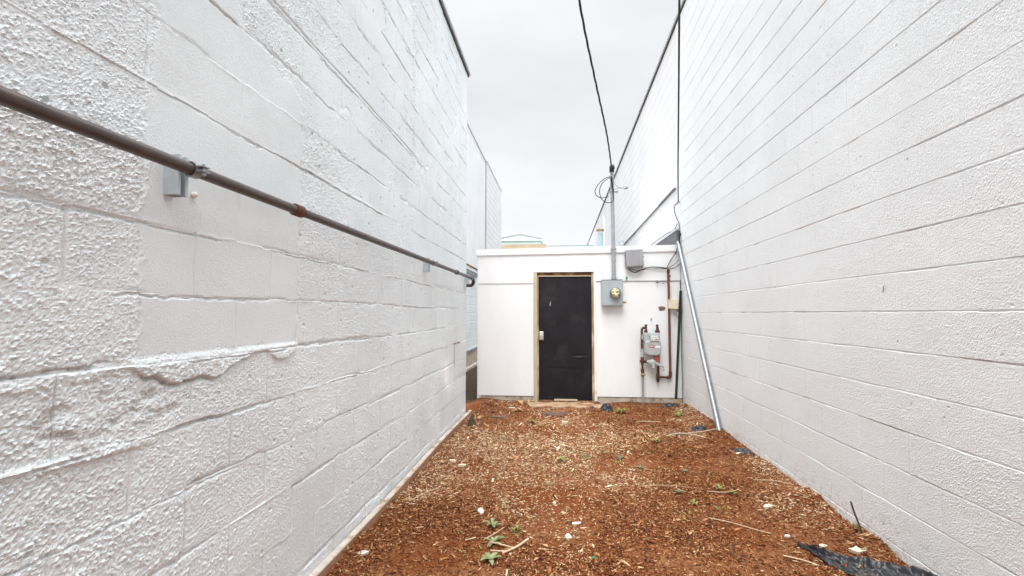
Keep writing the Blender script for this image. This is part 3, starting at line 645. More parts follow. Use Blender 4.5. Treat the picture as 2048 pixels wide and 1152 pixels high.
# fittings
ft = MB().tube(smooth([(gx(390),gy+.01,gz(650)),(gx(389),gy+.01,gz(500)),(gx(389),gy+.01,gz(410)),(gx(392),gy+.01,gz(375)),(gx(408),gy+.01,gz(362)),(gx(424),gy+.01,gz(366))],6), .0185, 12)
ft.build('inlet_pipe', 'rust', gm)
MB().tube([(gx(390),gy+.01,gz(640)),(gx(390),gy+.01,gz(560))], .0192, 12).build('painted_sleeve', 'gas_grey', gm); MB().tube([(gx(390),gy+.01,gz(470)),(gx(390),gy+.01,gz(425))], .0192, 12).build('painted_sleeve', 'gas_grey', gm)
MB().tube([(gx(430),gy+.01,gz(330)),(gx(430),gy+.01,gz(342))], .022, 10).tube([(gx(430),gy+.01,gz(342)),(gx(430),gy+.01,gz(388))], .017, 10).tube([(gx(428),gy+.01,gz(384)),(gx(428),gy+.01,gz(410))], [.026,.030], 8).build('inlet_union', 'rust', gm)
MB().tube([(gx(535),gy+.01,gz(330)),(gx(535),gy+.01,gz(342))], .020, 10).tube([(gx(536),gy+.01,gz(342)),(gx(539),gy+.01,gz(388))], [.018,.024], 10).tube([(gx(536),gy+.01,gz(384)),(gx(536),gy+.01,gz(412))], [.036,.040], 8).build('outlet_union', 'rust', gm)
MB().tube([(gx(390),gy+.01,gz(640)),(gx(390),gy+.01,gz(712))], [.027,.024], 12).tube([(gx(368),gy+.01,gz(678)),(gx(435),gy+.01,gz(682))], .023, 12).build('inlet_tee', 'rust', gm)
MB().tube([(gx(391),gy+.01,gz(710)),(gx(392),gy+.02,gz(790))], .0165, 12).tube([(gx(392),gy+.02,gz(752)),(gx(392),gy+.02,gz(786))], .026, 8).build('nipple', 'rust', gm)
MB().tube([(gx(394),gy+.02,gz(788)),(gx(394),gy+.02,gz(832))], [.026,.021], 8).tube([(gx(372),gy-.01,gz(806)),(gx(418),gy-.01,gz(806))], .012, 8).build('shutoff_valve', 'brass', gm)
MB().tube([(gx(394),gy+.02,gz(825)),(gx(392),gy+.025,gz(1090))], .0175, 12).build('ground_riser', 'steel', gm)
MB().tube([(gx(430),gy,gz(684)),(gx(448),gy,gz(684)),(gx(520),gy,gz(700)),(gx(552),gy,gz(712))], [.020,.036,.040,.024], 12).tube([(gx(487),gy-.03,gz(690)),(gx(487),gy-.05,gz(742))], [.034,.022], 12).disc_y(gx(478),gz(688),gy-.045,.052,20,.02,4).build('regulator', 'gas_grey', gm)
MB().tube(smooth([(gx(540),gy-.02,gz(716)),(gx(568),gy-.03,gz(716)),(gx(580),gy-.03,gz(728)),(gx(582),gy-.03,gz(770))],5), .0155, 10).build('vent_elbow', 'gas_grey', gm)
MB().chamfer_box(gx(498), gx(553), gy-.03, gy+.04, gz(690), gz(618), .006).build('outlet_block', 'red_label', gm)
MB().tube([(gx(545),gy+.02,gz(620)),(gx(541),gy+.03,gz(720)),(gx(540),gy+.055,gz(868))], .021, 12).tube([(gx(540),gy+.055,gz(800)),(gx(540),gy+.055,gz(852))], .028, 12).tube([(gx(540),gy+.055,gz(855)),(gx(540),gy+.055,gz(880))], [.026,.015], 10).build('outlet_pipe', 'rust', gm)

# ---------------- post, leaning pole
tp = empty('fence_post', (1.79, FY-.05, 0), 'dark green steel fence post propped upright against the shed corner', 'post')
a, b = Vector((1.782, 7.665, .085)), Vector((1.892, 7.70, 1.77)); u = (b-a).normalized(); v = Vector((1,0,0)); v = (v-u*v.dot(u)).normalized(); w = u.cross(v)
def bar(mb, a, b, du0, du1, dw0, dw1): mb.hexa([a+v*du0+w*dw0, a+v*du1+w*dw0, a+v*du1+w*dw1, a+v*du0+w*dw1, b+v*du0+w*dw0, b+v*du1+w*dw0, b+v*du1+w*dw1, b+v*du0+w*dw1])
mb = MB(); bar(mb, a, b, -.019, .019, -.004, .004); bar(mb, a, b, -.004, .004, .0045, .032)
for i in range(22):
    p = a + u*(.1+i*.073); bar(mb, p, p+u*.018, -.008, .008, -.012, -.0045)
mb.build('post_shaft', 'tpost', tp)
mb = MB(); a0 = a - u*.14; bar(mb, a0, a-u*.002, -.018, .018, -.003, .003); mb.build('post_foot', 'tpost_tip', tp)
p = a + u*1.32; mb = MB(); bar(mb, p, p+u*.07, -.027, .024, -.014, .036); mb.build('post_clip', 'tpost', tp)
p = a + u*1.30; mb = MB(); bar(mb, p, p+u*.055, -.036, -.027, -.018, -.006); mb.build('clip_wire', 'wire_pale', tp)
lp = empty('leaning_pole', (RX-.04, 5.9, 0), 'shiny galvanized steel pole leaning along the off white wall', 'pole')
pa, pb = Vector((RX-.047, 5.86, -.06)), Vector((RX-.040, 7.70, 2.50))
MB().tube([pa.lerp(pb, t) for t in np.linspace(0, 1, 12)], .0305, 22).build('pole_tube', 'zinc', lp)
MB().tube([pb, pb+(pb-pa).normalized()*.05, pb+(pb-pa).normalized()*.06], [.033,.033,.012], 16).build('pole_cap', 'zinc', lp)
MB().tube(smooth([(RX-.02,7.70,2.72),(RX-.03,7.69,2.64),(RX-.028,7.68,2.52)],5), [.006]*3 if False else .012, 7).ball((RX-.022,7.69,2.66), .02,.02,.035).build('tie_wire', 'cable', lp)

# ================================================================== BEHIND THE SHED
vp = empty('vent_pipe', (.84, 10, 2.43), 'blue grey vent pipe with a rusty cap on the shed roof', 'vent')
MB().tube([(.842,10,2.43),(.848,10,3.09)], .056, 20).build('vent_tube', 'vent_blue', vp)
MB().tube([(.848,10,3.085),(.848,10,3.125)], .060, 20).build('vent_collar', 'drip', vp)
MB().tube([(.848,10,3.126),(.848,10,3.135),(.848,10,3.165),(.848,10,3.178)], [.070,.084,.084,.060], 20).build('vent_cap', 'pipe_cap', vp)
tr_ = empty('thin_vent', (.93, 10.4, 2.43), 'thin white pipe standing just behind the vent with the rusty cap', 'pipe')
MB().tube([(.965,10.4,2.43),(.965,10.4,3.52)], .013, 10).build('tube', 'fascia_white', tr_); MB().tube([(.965,10.4,2.431),(.965,10.4,2.47)], .04, 12).build('boot', 'roof_pale', tr_)
rbx = empty('roof_outlet', (1.27, 10, 2.43), 'tiny grey outlet box on the shed roof beside the mast', 'box')
MB().chamfer_box(1.225, 1.325, 9.96, 10.05, 2.78, 2.93, .006).build('outlet_box', 'box_grey', rbx); MB().tube([(1.275,10.0,2.43),(1.275,10.0,2.782)], .013, 8).build('outlet_stem', 'steel', rbx)
ob = MB().chamfer_box(1.262, 1.290, 9.952, 9.9595, 2.84, 2.89, .002); ob.build('outlet_face', 'wire_pale', rbx)

# neighbour on the left beyond the rough building
nb = empty('white_building', (-5, 14, 0), 'tall plain white building standing behind the rough grey one on the left', 'building')
fx = -2.52
mb = MB(); mb.box(-9, fx, 11.5, 15.9, -.1, 6.62); mb.build('smooth_wall', 'far_white', nb)
Ys = spaced([(15.9,20.1,.15)]); zz = [2.6]
for k in range(-4, 25):
    b0 = 1.421+COURSE*k
    if 2.6 < b0 < 6.6: zz += [b0-.02, b0-.010, b0+.010, b0+.02]
Zs = np.array(sorted(zz)+[6.66]); Y2, Z2 = np.meshgrid(Ys, Zs, indexing='ij')
kk = np.round((Z2-1.421)/COURSE); d2 = np.abs(Z2-1.421-kk*COURSE)
grid_object('block_wall', np.stack([fx+.03-.006*(d2 < .012), Y2, Z2], -1), 'far_white', nb, smooth_=False)
MB().box(-9, fx+.005, 15.9, 20.1, -.1, 6.66).build('building_mass', 'far_white', nb)
MB().box(-9, fx+.03, 11.45, 15.9, 6.621, 6.64).box(-9, fx+.05, 15.9, 20.15, 6.661, 6.68).build('coping', 'drip', nb)
lw = empty('low_building', (-5, 11, 0), 'low pale grey block annex with a white fascia in the gap left of the shed', 'building')
Ys = spaced([(8.0,13.56,.08)]); zz = [-.1]
for k in range(-7, 6):
    b0 = 1.421+COURSE*k; zz += [b0-.012, b0-.006, b0+.006, b0+.012]
Zs = np.array(sorted(z for z in zz if z < 2.44)+[2.46]); Y2, Z2 = np.meshgrid(Ys, Zs, indexing='ij')
kk = np.round((Z2-1.421)/COURSE); d2 = np.abs(Z2-1.421-kk*COURSE)
grid_object('wall', np.stack([-2.40-.007*(d2 < .008), Y2, Z2], -1), 'grey_block', lw, smooth_=False)
MB().box(-9, -2.43, 8.0, 13.56, -.1, 2.46).build('building_mass', 'grey_block', lw)
MB().box(-9, -2.30, 7.95, 13.70, 2.53, 2.62).build('fascia', 'fascia_white', lw)
MB().box(-9, -2.34, 7.95, 13.66, 2.461, 2.529).build('soffit', 'steel', lw)
MB().box(-9, -2.27, 7.9, 13.75, 2.621, 2.645).build('roof_edge', 'brown_rot', lw)
MB().box(-2.40, -2.33, 8.0, 13.56, .43, .47).build('pipe_ledge', 'steel', lw)
MB().box(-2.40, -2.30, 8.0, 13.3, -.05, .035).build('kerb_board', 'board_top', lw)
MB().box(-2.42, -2.36, 8.0, 13.56, -.05, .429).build('plinth', 'base_concrete', lw)

tb = empty('timber_parapet_building', (-3, 24, 0), 'flat building topped with an orange tan timber band, seen beyond the shed roof', 'building')
MB().box(-8, -.78, 24.03, 30, 0, 4.68).build('walls', 'far_white', tb)
MB().box(-8, -.69, 23.95, 24.03, 4.67, 4.93).box(-8, -.80, 24.03, 29.9, 4.681, 4.90).build('timber_band', 'orange_wood', tb)
mn = empty('mint_building', (-3.3, 34, 0), 'mint green metal building with a low pale gable roof, farthest of the buildings', 'building')
fy = 34
za = lambda z32: 1.41+(z32-1.41)*fy/32
mb = MB(); x1, x0 = -1.25*fy/32, -4.2*fy/32
mb.hexa([(x0*1.05,fy,0),(x1*.92,fy,0),(x1*.92,fy+6,0),(x0*1.05,fy+6,0),(x0,fy,za(6.33)),(x1,fy,za(6.33)),(x1,fy+6,za(6.33)),(x0,fy+6,za(6.33))]); mb.build('walls', 'mint', mn)
xm = -2.68*fy/32; zt = za(6.335)
mb = MB().add([(x0-.1,fy-.08,zt),(x1+.05,fy-.08,zt),(x1+.05,fy-.08,zt+.12),(xm,fy-.08,za(6.76)),(x0-.1,fy-.08,zt+.15),
               (x0-.1,fy+6.1,zt),(x1+.05,fy+6.1,zt),(x1+.05,fy+6.1,zt+.12),(xm,fy+6.1,za(6.76)),(x0-.1,fy+6.1,zt+.15)],
              [(0,1,2,3,4),(9,8,7,6,5),(0,5,6,1),(1,6,7,2),(2,7,8,3),(3,8,9,4),(4,9,5,0)])
mb.build('gable_roof', 'mint_pale', mn)
mb = MB(); zr = za(6.76)
for (xa, z0_, xb, z1_) in ((x0-.12, zt+.17, xm, zr+.02), (xm, zr+.02, x1+.07, zt+.14)):
    mb.hexa([(xa,fy-.12,z0_-.02),(xb,fy-.12,z1_-.02),(xb,fy-.081,z1_-.02),(xa,fy-.081,z0_-.02),(xa,fy-.12,z0_+.02),(xb,fy-.12,z1_+.02),(xb,fy-.081,z1_+.02),(xa,fy-.081,z0_+.02)])
mb.build('ridge_trim', 'steel', mn)
bl = empty('long_low_building', (1.5, 28, 0), 'long low pale building whose blue grey roof edge just tops the shed parapet', 'building')
z28 = 1.41+(4.84-1.41)*28/24
MB().box(-.77, 1.86, 28, 34, 0, z28-.11).build('walls', 'far_white', bl); MB().box(-.79, 1.88, 27.95, 34.1, z28-.109, z28-.03).build('roof_band', 'far_blue', bl)
MB().box(-.80, 1.89, 27.93, 34.1, z28-.029, z28+.0).build('roof_edge', 'vent_blue', bl)

# ================================================================== GROUND
def gh(x, y):
    x = np.asarray(x, float); y = np.asarray(y, float)
    h = .030*(fbm(x*1.3+5, y*1.3, 500)-.5)*2 + .014*(fbm(x*6, y*6, 510)-.5)*2 - .010
    h = h + .030*ss(1.55, 1.9, x)*ss(7.4, 6.5, y) + .022*ss(7.2, 7.7, y)*ss(.5,.9,np.abs(x-.1))
    h = h + .045*ss(.45,.75,fbm(x*0+3, y*3.1, 515))*ss(1.70,1.90,x) + .030*ss(.5,.75,fbm(x*0+8, y*2.7, 516))*ss(-1.10,-1.26,x)
    near = ss(.60, .40, np.abs(x-.1))*ss(7.0,7.15,y)*ss(7.8,7.7,y)
    h = h*(1-near)
    inside = ss(-1.45,-1.3,x)*ss(2.1,1.95,x)
    return h*inside - .03*(1-inside)
Xg = spaced([(-300,-60,60),(-60,-10,10),(-10,-2.6,.6),(-2.6,-1.4,.03),(-1.4,2.0,.0085),(2.0,3,.1),(3,10,1),(10,60,10),(60,300,60)])
Yg = spaced([(-300,-60,60),(-60,-5,10),(-5,1.5,.08),(1.5,2.3,.03),(2.3,4.4,.0085),(4.4,8.0,.014),(8,14,.06),(14,40,1),(40,100,10),(100,600,100)])
X, Y = np.meshgrid(Xg, Yg, indexing='ij')
H = gh(X, Y)
fine = ss(-1.45,-1.35,X)*ss(2.05,1.95,X)*ss(1.4,1.6,Y)*ss(8.1,7.9,Y)
w, hh = worley(X*60, Y*60, 520); H = H + fine*(.010*np.clip(.6-w,0,1)*(.2+hh) + .006*(fbm(X*45, Y*45, 530)-.5))
gm_ = bpy.data.materials.new('red brown mulch soil'); gm_.use_nodes = True
nt = gm_.node_tree; N = nt.nodes; L = nt.links; bs = N['Principled BSDF']; bs.inputs['Roughness'].default_value = .95; bs.inputs['Specular IOR Level'].default_value = .15
tc = N.new('ShaderNodeTexCoord')
def noise(sc, det=6, ro=.6):
    n = N.new('ShaderNodeTexNoise'); n.inputs['Scale'].default_value = sc; n.inputs['Detail'].default_value = det; n.inputs['Roughness'].default_value = ro
    L.new(tc.outputs['Object'], n.inputs['Vector']); return n.outputs['Fac']
def ramp(f, stops):
    r = N.new('ShaderNodeValToRGB'); L.new(f, r.inputs['Fac']); e = r.color_ramp.elements
    while len(e) < len(stops): e.new(.5)
    for q, (p, c) in zip(e, stops): q.position = p; q.color = (*c, 1)
    return r.outputs['Color']
def mixc(f, a, b, mode='MIX'):
    m = N.new('ShaderNodeMix'); m.data_type = 'RGBA'; m.blend_type = mode
    if hasattr(f, 'is_linked') or not isinstance(f, float): L.new(f, m.inputs['Factor'])
    else: m.inputs['Factor'].default_value = f
    L.new(a, m.inputs['A']); L.new(b, m.inputs['B']); return m.outputs['Result']
soil = ramp(noise(70, 4, .7), [(.30, (.075,.020,.007)), (.47, (.17,.049,.015)), (.62, (.27,.088,.030)), (.76, (.48,.23,.10))])
soil2 = ramp(noise(45, 5, .7), [(.3, (.12,.047,.02)), (.5, (.25,.10,.042)), (.7, (.44,.24,.12))])
mixed = mixc(ramp(noise(1.5, 5), [(.42, (0,0,0)), (.60, (1,1,1))]), soil, soil2)
# beyond the alley the litter is older and dark
sp = N.new('ShaderNodeSeparateXYZ'); L.new(tc.outputs['Object'], sp.inputs[0])
mr = N.new('ShaderNodeMapRange'); mr.inputs['From Min'].default_value = 7.5; mr.inputs['From Max'].default_value = 7.95; L.new(sp.outputs['Y'], mr.inputs['Value'])
dark = ramp(noise(40, 4), [(.35, (.022,.017,.014)), (.6, (.08,.055,.04)), (.75, (.25,.15,.10))])
col = mixc(mr.outputs['Result'], mixed, dark)
L.new(col, bs.inputs['Base Color'])
bp = N.new('ShaderNodeBump'); bp.inputs['Strength'].default_value = .9; bp.inputs['Distance'].default_value = .012
L.new(noise(130, 4, .7), bp.inputs['Height']); L.new(bp.outputs['Normal'], bs.inputs['Normal'])
M['soil'] = gm_
gr = grid_object('ground', np.stack([X, Y, H], -1), 'soil'); gr['kind'] = 'structure'

# wood chips and bark slivers: nobody could count them
def mulch(n, seed):
    r = np.random.default_rng(seed)
    x = r.uniform(-1.31, 1.93, n); y = 2.2 + (r.random(n)**1.25)*5.5
    den = fbm(x*1.5+9, y*1.5, 540); paleden = ss(.42, .62, fbm(x*.9+2, y*.7+4, 545) + .12*ss(1.2, 1.8, x))
    keep = (r.random(n) < .30+.80*ss(.38,.60,den)) & ~((np.abs(x-.1) < .55) & (y > 7.17) & (r.random(n) < .75)) & ~((x < -1.262+.004*(y-2)))
    x, y, paleden = x[keep], y[keep], paleden[keep]; n = len(x)
    Ln = np.clip(r.lognormal(math.log(.0132), .62, n), .005, .09)*(1+.3*(y > 5)); Wd = Ln*np.where(r.random(n) < .3, r.uniform(.05, .12, n), r.uniform(.12, .40, n)); Th = np.minimum(Ln*.16, .004)+.0006
    a = r.uniform(0, 2*math.pi, n); tilt = r.normal(0, .28, n); roll = r.normal(0, .35, n)
    z = gh(x, y) + .003 + r.random(n)*.007
    loc = np.array([[-.5,-.25,0],[-.42,.35,0],[.45,.4,0],[.5,-.3,0],[0,0,1]], float)
    loc = loc[None] + r.normal(0, .07, (n,5,3))*np.array([1,1,0])
    q = loc*np.stack([Ln,Wd,Th],-1)[:,None,:]
    ct, st = np.cos(tilt)[:,None], np.sin(tilt)[:,None]; cr, sr = np.cos(roll)[:,None], np.sin(roll)[:,None]
    Xl, Yl, Zl = q[...,0], q[...,1], q[...,2]
    Yl, Zl = Yl*cr-Zl*sr, Yl*sr+Zl*cr; Xl, Zl = Xl*ct-Zl*st, Xl*st+Zl*ct
    ca, sa = np.cos(a)[:,None], np.sin(a)[:,None]
    V = np.stack([x[:,None]+Xl*ca-Yl*sa, y[:,None]+Xl*sa+Yl*ca, z[:,None]+Zl], -1).reshape(-1,3)
    b = (np.arange(n)*5)[:,None]
    F = np.concatenate([b+np.array([[0,3,4]]), b+np.array([[3,2,4]]), b+np.array([[2,1,4]]), b+np.array([[1,0,4]]), b+np.array([[0,1,2]]), b+np.array([[0,2,3]])], 0)
    t = np.where(r.random(n) < .13, r.uniform(.70, 1.0, n), r.random(n)**1.05*.93) + .30*paleden*r.random(n) - .10*(1-paleden)
    cols = np.array([[.045,.015,.007],[.14,.038,.012],[.225,.066,.021],[.31,.106,.037],[.43,.20,.085],[.62,.41,.22],[.80,.68,.47]])
    pos = np.array([0,.16,.38,.58,.72,.86,1.0])
    cl = np.stack([np.interp(np.clip(t,0,1), pos, cols[:,k]) for k in range(3)], -1)*r.uniform(.85,1.15,(n,1))
    me = bpy.data.meshes.new('mulch_chips'); me.vertices.add(len(V)); me.vertices.foreach_set('co', V.astype(np.float32).ravel())
    me.loops.add(F.size); me.loops.foreach_set('vertex_index', F.astype(np.int32).ravel())
    me.polygons.add(len(F)); me.polygons.foreach_set('loop_start', (np.arange(len(F))*3).astype(np.int32)); me.polygons.foreach_set('loop_total', np.full(len(F),3,np.int32))
    me.update(calc_edges=True)
    at = me.color_attributes.new('chip', 'FLOAT_COLOR', 'POINT')
    at.data.foreach_set('color', np.repeat(np.concatenate([cl, np.ones((n,1))],1), 5, 0).astype(np.float32).ravel())
    o = bpy.data.objects.new('mulch_chips', me); C.objects.link(o)
    m = bpy.data.materials.new('wood chips'); m.use_nodes = True; b_ = m.node_tree.nodes['Principled BSDF']; b_.inputs['Roughness'].default_value = .85
    va = m.node_tree.nodes.new('ShaderNodeAttribute'); va.attribute_name = 'chip'; m.node_tree.links.new(va.outputs['Color'], b_.inputs['Base Color'])
    b_.inputs['Specular IOR Level'].default_value = .2
    me.materials.append(m); return o
tag(mulch(270000, 11), 'red brown wood chips and bark slivers covering the alley floor', 'mulch', kind='stuff')

G = lambda x, y: float(gh(x, y))
def leaf(mb, base, ang, L_, W_, lift, curl=.3):
    d = Vector((math.cos(ang), math.sin(ang), 0)); s = Vector((-d.y, d.x, 0)); vs = []; k = 6
    for i in range(k+1):
        t = i/k; wv = W_*math.sin(math.pi*min(1, .08+t*.92))**.8*(1 if i < k else .05)
        c = Vector(base) + d*L_*t + Vector((0,0,lift*math.sin(t*math.pi*.6)-curl*L_*t*t*.3))
        vs += [c - s*wv*.5 + Vector((0,0,wv*.18)), c - Vector((0,0,0)), c + s*wv*.5 + Vector((0,0,wv*.18))]
    mb.add(vs, [(i*3+j, i*3+j+1, (i+1)*3+j+1, (i+1)*3+j) for i in range(k) for j in (0,1)], True)
mb = MB(); rr = random.Random(5)
for i in range(46):
    cx_, cy_ = rr.choice([(.1,4.9),(.7,5.0),(1.2,4.4),(.9,3.9),(-.3,5.6),(.5,6.4),(-.4,3.2),(1.3,5.8),(.2,4.2)]); cx_ += rr.gauss(0,.28); cy_ += rr.gauss(0,.35)
    for k in range(rr.randint(3, 9)):
        x_, y_ = cx_+rr.gauss(0,.035), cy_+rr.gauss(0,.035)
        if -1.2 < x_ < 1.85 and 2.5 < y_ < 7.2: leaf(mb, (x_, y_, G(x_,y_)+.010), rr.uniform(0,6.28), rr.uniform(.012,.034), rr.uniform(.006,.013), .008)
tag(mb.build('tiny_sprouts', 'leaf_bright'), 'faint scattering of tiny green sprouts over the middle of the mulch', 'sprouts', kind='stuff')
def weed(x, y, label, n=7, L_=.07, W_=.022, m='leaf', up=.02, group='weeds sprouting in the mulch', spread=None, name='weed'):
    e = empty(name, (x, y, G(x,y)), label, 'weed', group)
    st = MB().tube([(x,y,G(x,y)-.01),(x+.003,y,G(x,y)+.012+up*.4)], [.004,.002], 6); st.build('stem', 'leaf_blue', e)
    mb = MB()
    for i in range(n):
        a = (2*math.pi*i/n if spread is None else random.uniform(*spread)) + random.uniform(-.35,.35)
        leaf(mb, (x+.004*math.cos(a), y+.004*math.sin(a), G(x,y)+.012), a, L_*random.uniform(.65,1.2), W_*random.uniform(.8,1.2), up*random.uniform(.6,1.6))
    mb.build('leaves', m, e); return e
weed(-.405, 2.79, 'broad leaved pale green weed rosette nearest the camera', 6, .068, .026, 'leaf', .015)
weed(-.42, 3.00, 'pale green weed beside the forked twig', 9, .070, .020, 'leaf', .02)
weed(-.455, 3.23, 'pale green weed behind the forked twig, its leaves partly withered', 6, .066, .022, 'leaf', .02)
weed(-.29, 3.15, 'small yellow green sprig just right of the pale green weeds', 4, .05, .022, 'leaf_bright', .03)
weed(.02, 4.72, 'single bright green seedling in the middle of the mulch', 5, .055, .03, 'leaf_bright', .02)
weed(.20, 4.86, 'grey green trailing weed with its stem lying to the right', 7, .11, .012, 'leaf_blue', .008, spread=(-.7,.7))
weed(.62, 4.84, 'grey green trailing weed, right one of the middle pair', 7, .10, .012, 'leaf_blue', .008, spread=(2.3,4.2))
weed(.72, 4.55, 'flat grey green weed low in front of the right trailing weed', 7, .05, .013, 'leaf_blue', .015)
weed(-.36, 6.15, 'small green weed left of the flat black scrap by the doorstep', 8, .08, .03, 'leaf_bright', .03)
weed(.86, 6.95, 'bushy small weed right of the crumpled black plastic near the step', 12, .11, .03, 'leaf_bright', .04)
weed(1.62, 6.85, 'small weed in front of the dark green fence post', 8, .10, .03, 'leaf_bright', .03)
weed(1.02, 5.35, 'small yellow green weed in open mulch left of the pair of dry twigs', 7, .07, .03, 'leaf_bright', .03)
weed(1.27, 4.05, 'yellow green weed clump nearest the off white wall', 8, .05, .018, 'leaf_bright', .02)
weed(1.34, 3.97, 'second yellow green clump touching the one nearest the off white wall', 6, .045, .016, 'leaf_bright', .02)
weed(.93, 3.95, 'faint olive weed in the pale litter before the yellow green clumps', 8, .05, .010, 'leaf_blue', .015)
weed(.98, 3.72, 'olive green seedling in the bare reddish mulch', 6, .04, .014, 'leaf_bright', .015)
weed(1.1, 4.45, 'pale grey green weed between the trailing weed and the wall', 7, .05, .013, 'leaf_blue', .015)
weed(-.62, 6.9, 'tiny yellowish weed left of the doorstep slab', 6, .08, .03, 'dry_leaf', .03)

def twig(pts, label, r=.004, m='twig', forks=(), group='dry twigs on the mulch'):
    P = [(x, y, G(x,y)+.010+dz) for x, y, dz in pts]
    if not forks:
        mb = MB().tube(smooth(P, 6), r*.75, 6); o = mb.build('twig', m); return tag(o, label, 'twig', group)
    e = empty('twig', P[0], label, 'twig', group)
    MB().tube(smooth(P, 6), r, 6).build('stem', m, e)
    for f_ in forks: MB().tube(smooth([(x,y,G(x,y)+.010+dz) for x,y,dz in f_], 5), r*.65, 6).build('side_shoot', m, e)
twig([(-.345,2.86,0),(-.27,2.92,.01),(-.20,3.0,.015)], 'pale forked twig lying beside the green weeds', .0068, forks=[[(-.28,2.91,.01),(-.36,2.95,.012),(-.44,2.99,.01)],[(-.33,2.87,.005),(-.42,2.88,.01)]])
twig([(-.47,3.07,0),(-.42,3.11,.01),(-.375,3.19,.01)], 'short pale twig pointing at the withered weed', .004)
twig([(1.02,3.50,0),(1.14,3.42,.012),(1.27,3.34,.01),(1.35,3.31,.0)], 'long pale twig on the mulch near the black plastic sheet', .0042)
twig([(1.16,4.0,0),(1.3,3.98,.01),(1.42,4.05,.006)], 'thin curved twig lying close to the off white wall', .004)
twig([(1.20,5.68,0),(1.36,5.78,.02),(1.50,5.72,.02),(1.62,5.60,.0)], 'arched dry twig in front of the black crumpled scrap', .008)
twig([(1.5,5.88,.0),(1.65,5.86,.015),(1.84,5.92,.01)], 'straight dry twig under the black crumpled scrap', .008)
twig([(.98,6.4,0),(1.13,6.38,.01),(1.3,6.42,.0)], 'dry twig lying crosswise ahead of the fence post', .007)
twig([(.10,5.2,0),(.22,5.05,.01),(.33,4.92,.0)], 'brownish twig pointing towards the left trailing weed', .004, 'twig_dark')
twig([(.28,4.78,.0),(.36,4.66,.012),(.45,4.60,.0)], 'reddish twig just in front of the left trailing weed', .004, 'twig_dark')
twig([(.62,4.05,0),(.86,4.09,.006),(1.1,4.06,0)], 'long thin straw lying crosswise in the middle mulch', .0028)
twig([(-1.13,3.55,0),(-1.06,3.68,.01),(-.98,3.85,.0)], 'thin pale twig beside the board along the grey wall', .004)
twig([(-.6,3.02,0),(-.54,3.06,.005)], 'very short pale stick left of the green weeds', .005)
twig([(1.62,4.28,0),(1.75,4.2,.01),(1.86,4.1,.0)], 'thin straw angled against the foot of the off white wall', .004)
twig([(1.3,3.02,0),(1.38,2.97,.008),(1.45,2.93,0)], 'pale splinter in front of the black plastic sheet', .006)

def flake(x, y, w, d, h, label, m='flake', name='paint_flake', cat='chip', group='pale chips on the mulch', rot=0., tilt=0.):
    n = 9; mb = MB(); z = G(x,y)+.006; top = []
    for i in range(n):
        a = 2*math.pi*i/n; k = random.uniform(.6,1.25); u_, v_ = w*.5*k*math.cos(a), d*.5*k*math.sin(a)
        top.append((x+u_*math.cos(rot)-v_*math.sin(rot), y+u_*math.sin(rot)+v_*math.cos(rot), z+h+tilt*v_+random.uniform(-.1,.1)*h))
    bot = [(x+(p[0]-x)*.9, y+(p[1]-y)*.9, z-.012) for p in top]
    mb.add(top+bot, [tuple(range(n))]+[(i,i+n,(i+1)%n+n,(i+1)%n) for i in range(n)])
    return tag(mb.build(name, m, None, .002), label, cat, group)
flake(-1.175, 2.79, .085, .045, .005, 'white flake on the mulch next to the board by the grey wall', rot=.5)
flake(.108, 3.305, .075, .035, .004, 'white oblong chip on bare mulch in the middle foreground', rot=.3)
flake(.047, 3.095, .042, .050, .004, 'white squarish chip just nearer than the oblong one', rot=.2, tilt=.3)
flake(-.565, 3.44, .055, .040, .014, 'pinkish white chip raised on its dark edge behind the green weeds', rot=.5, tilt=.5)
flake(1.755, 3.085, .12, .075, .010, 'large cream stone between the black plastic sheet and the wall', 'stone', 'stone', 'stone', None, .2)
flake(1.60, 3.18, .055, .04, .006, 'small cream stone resting above the black plastic sheet', 'stone', 'stone', 'stone', None, .2)
flake(1.44, 3.28, .05, .03, .010, 'whitish chip left of the small cream stone', rot=.1)
flake(-1.02, 4.52, .07, .035, .02, 'pale chip close to the board halfway along the grey wall', 'stone', rot=-.2)
flake(-.92, 4.44, .08, .05, .018, 'larger pale chip lying by the one halfway along the board', 'stone', rot=.2)
flake(.05, 6.22, .09, .05, .022, 'yellowish stone chip ahead of the flat black scrap', 'stone', rot=.2)
flake(-.72, 7.1, .10, .05, .015, 'pale chip on dark red mulch left of the doorstep', 'flake')
flake(1.50, 3.72, .07, .05, .014, 'whitish chip at the wall foot beside dry straw', 'stone', rot=.4)
flake(.185, 2.86, .038, .024, .008, 'bright green plastic scrap in the foreground mulch', 'green_scrap', 'plastic_scrap', 'scrap', None)
flake(-.44, 4.78, .05, .04, .010, 'orange fallen leaf alone on the mulch', 'orange_leaf', 'fallen_leaf', 'leaf', None)
flake(-.05, 3.62, .03, .03, .012, 'small pinkish pebble in the middle mulch', 'stone')
for i, (x, y, lb) in enumerate([(-1.10, 6.30, 'yellow dry leaf at the far end of the board'), (-.52, 7.55, 'yellow dry leaf against the shed foundation left of the door'), (-.64, 7.5, 'dry leaf left of the yellow one at the shed foundation'), (1.86, 7.35, 'yellow dry leaf in the corner below the fence post')]):
    e = MB()
    for k in range(3): leaf(e, (x+.02*k, y-.02*k, G(x,y)+.015), random.uniform(0,6), .10, .05, .035)
    tag(e.build('fallen_leaf', 'dry_leaf'), lb, 'leaf', 'dry fallen leaves')

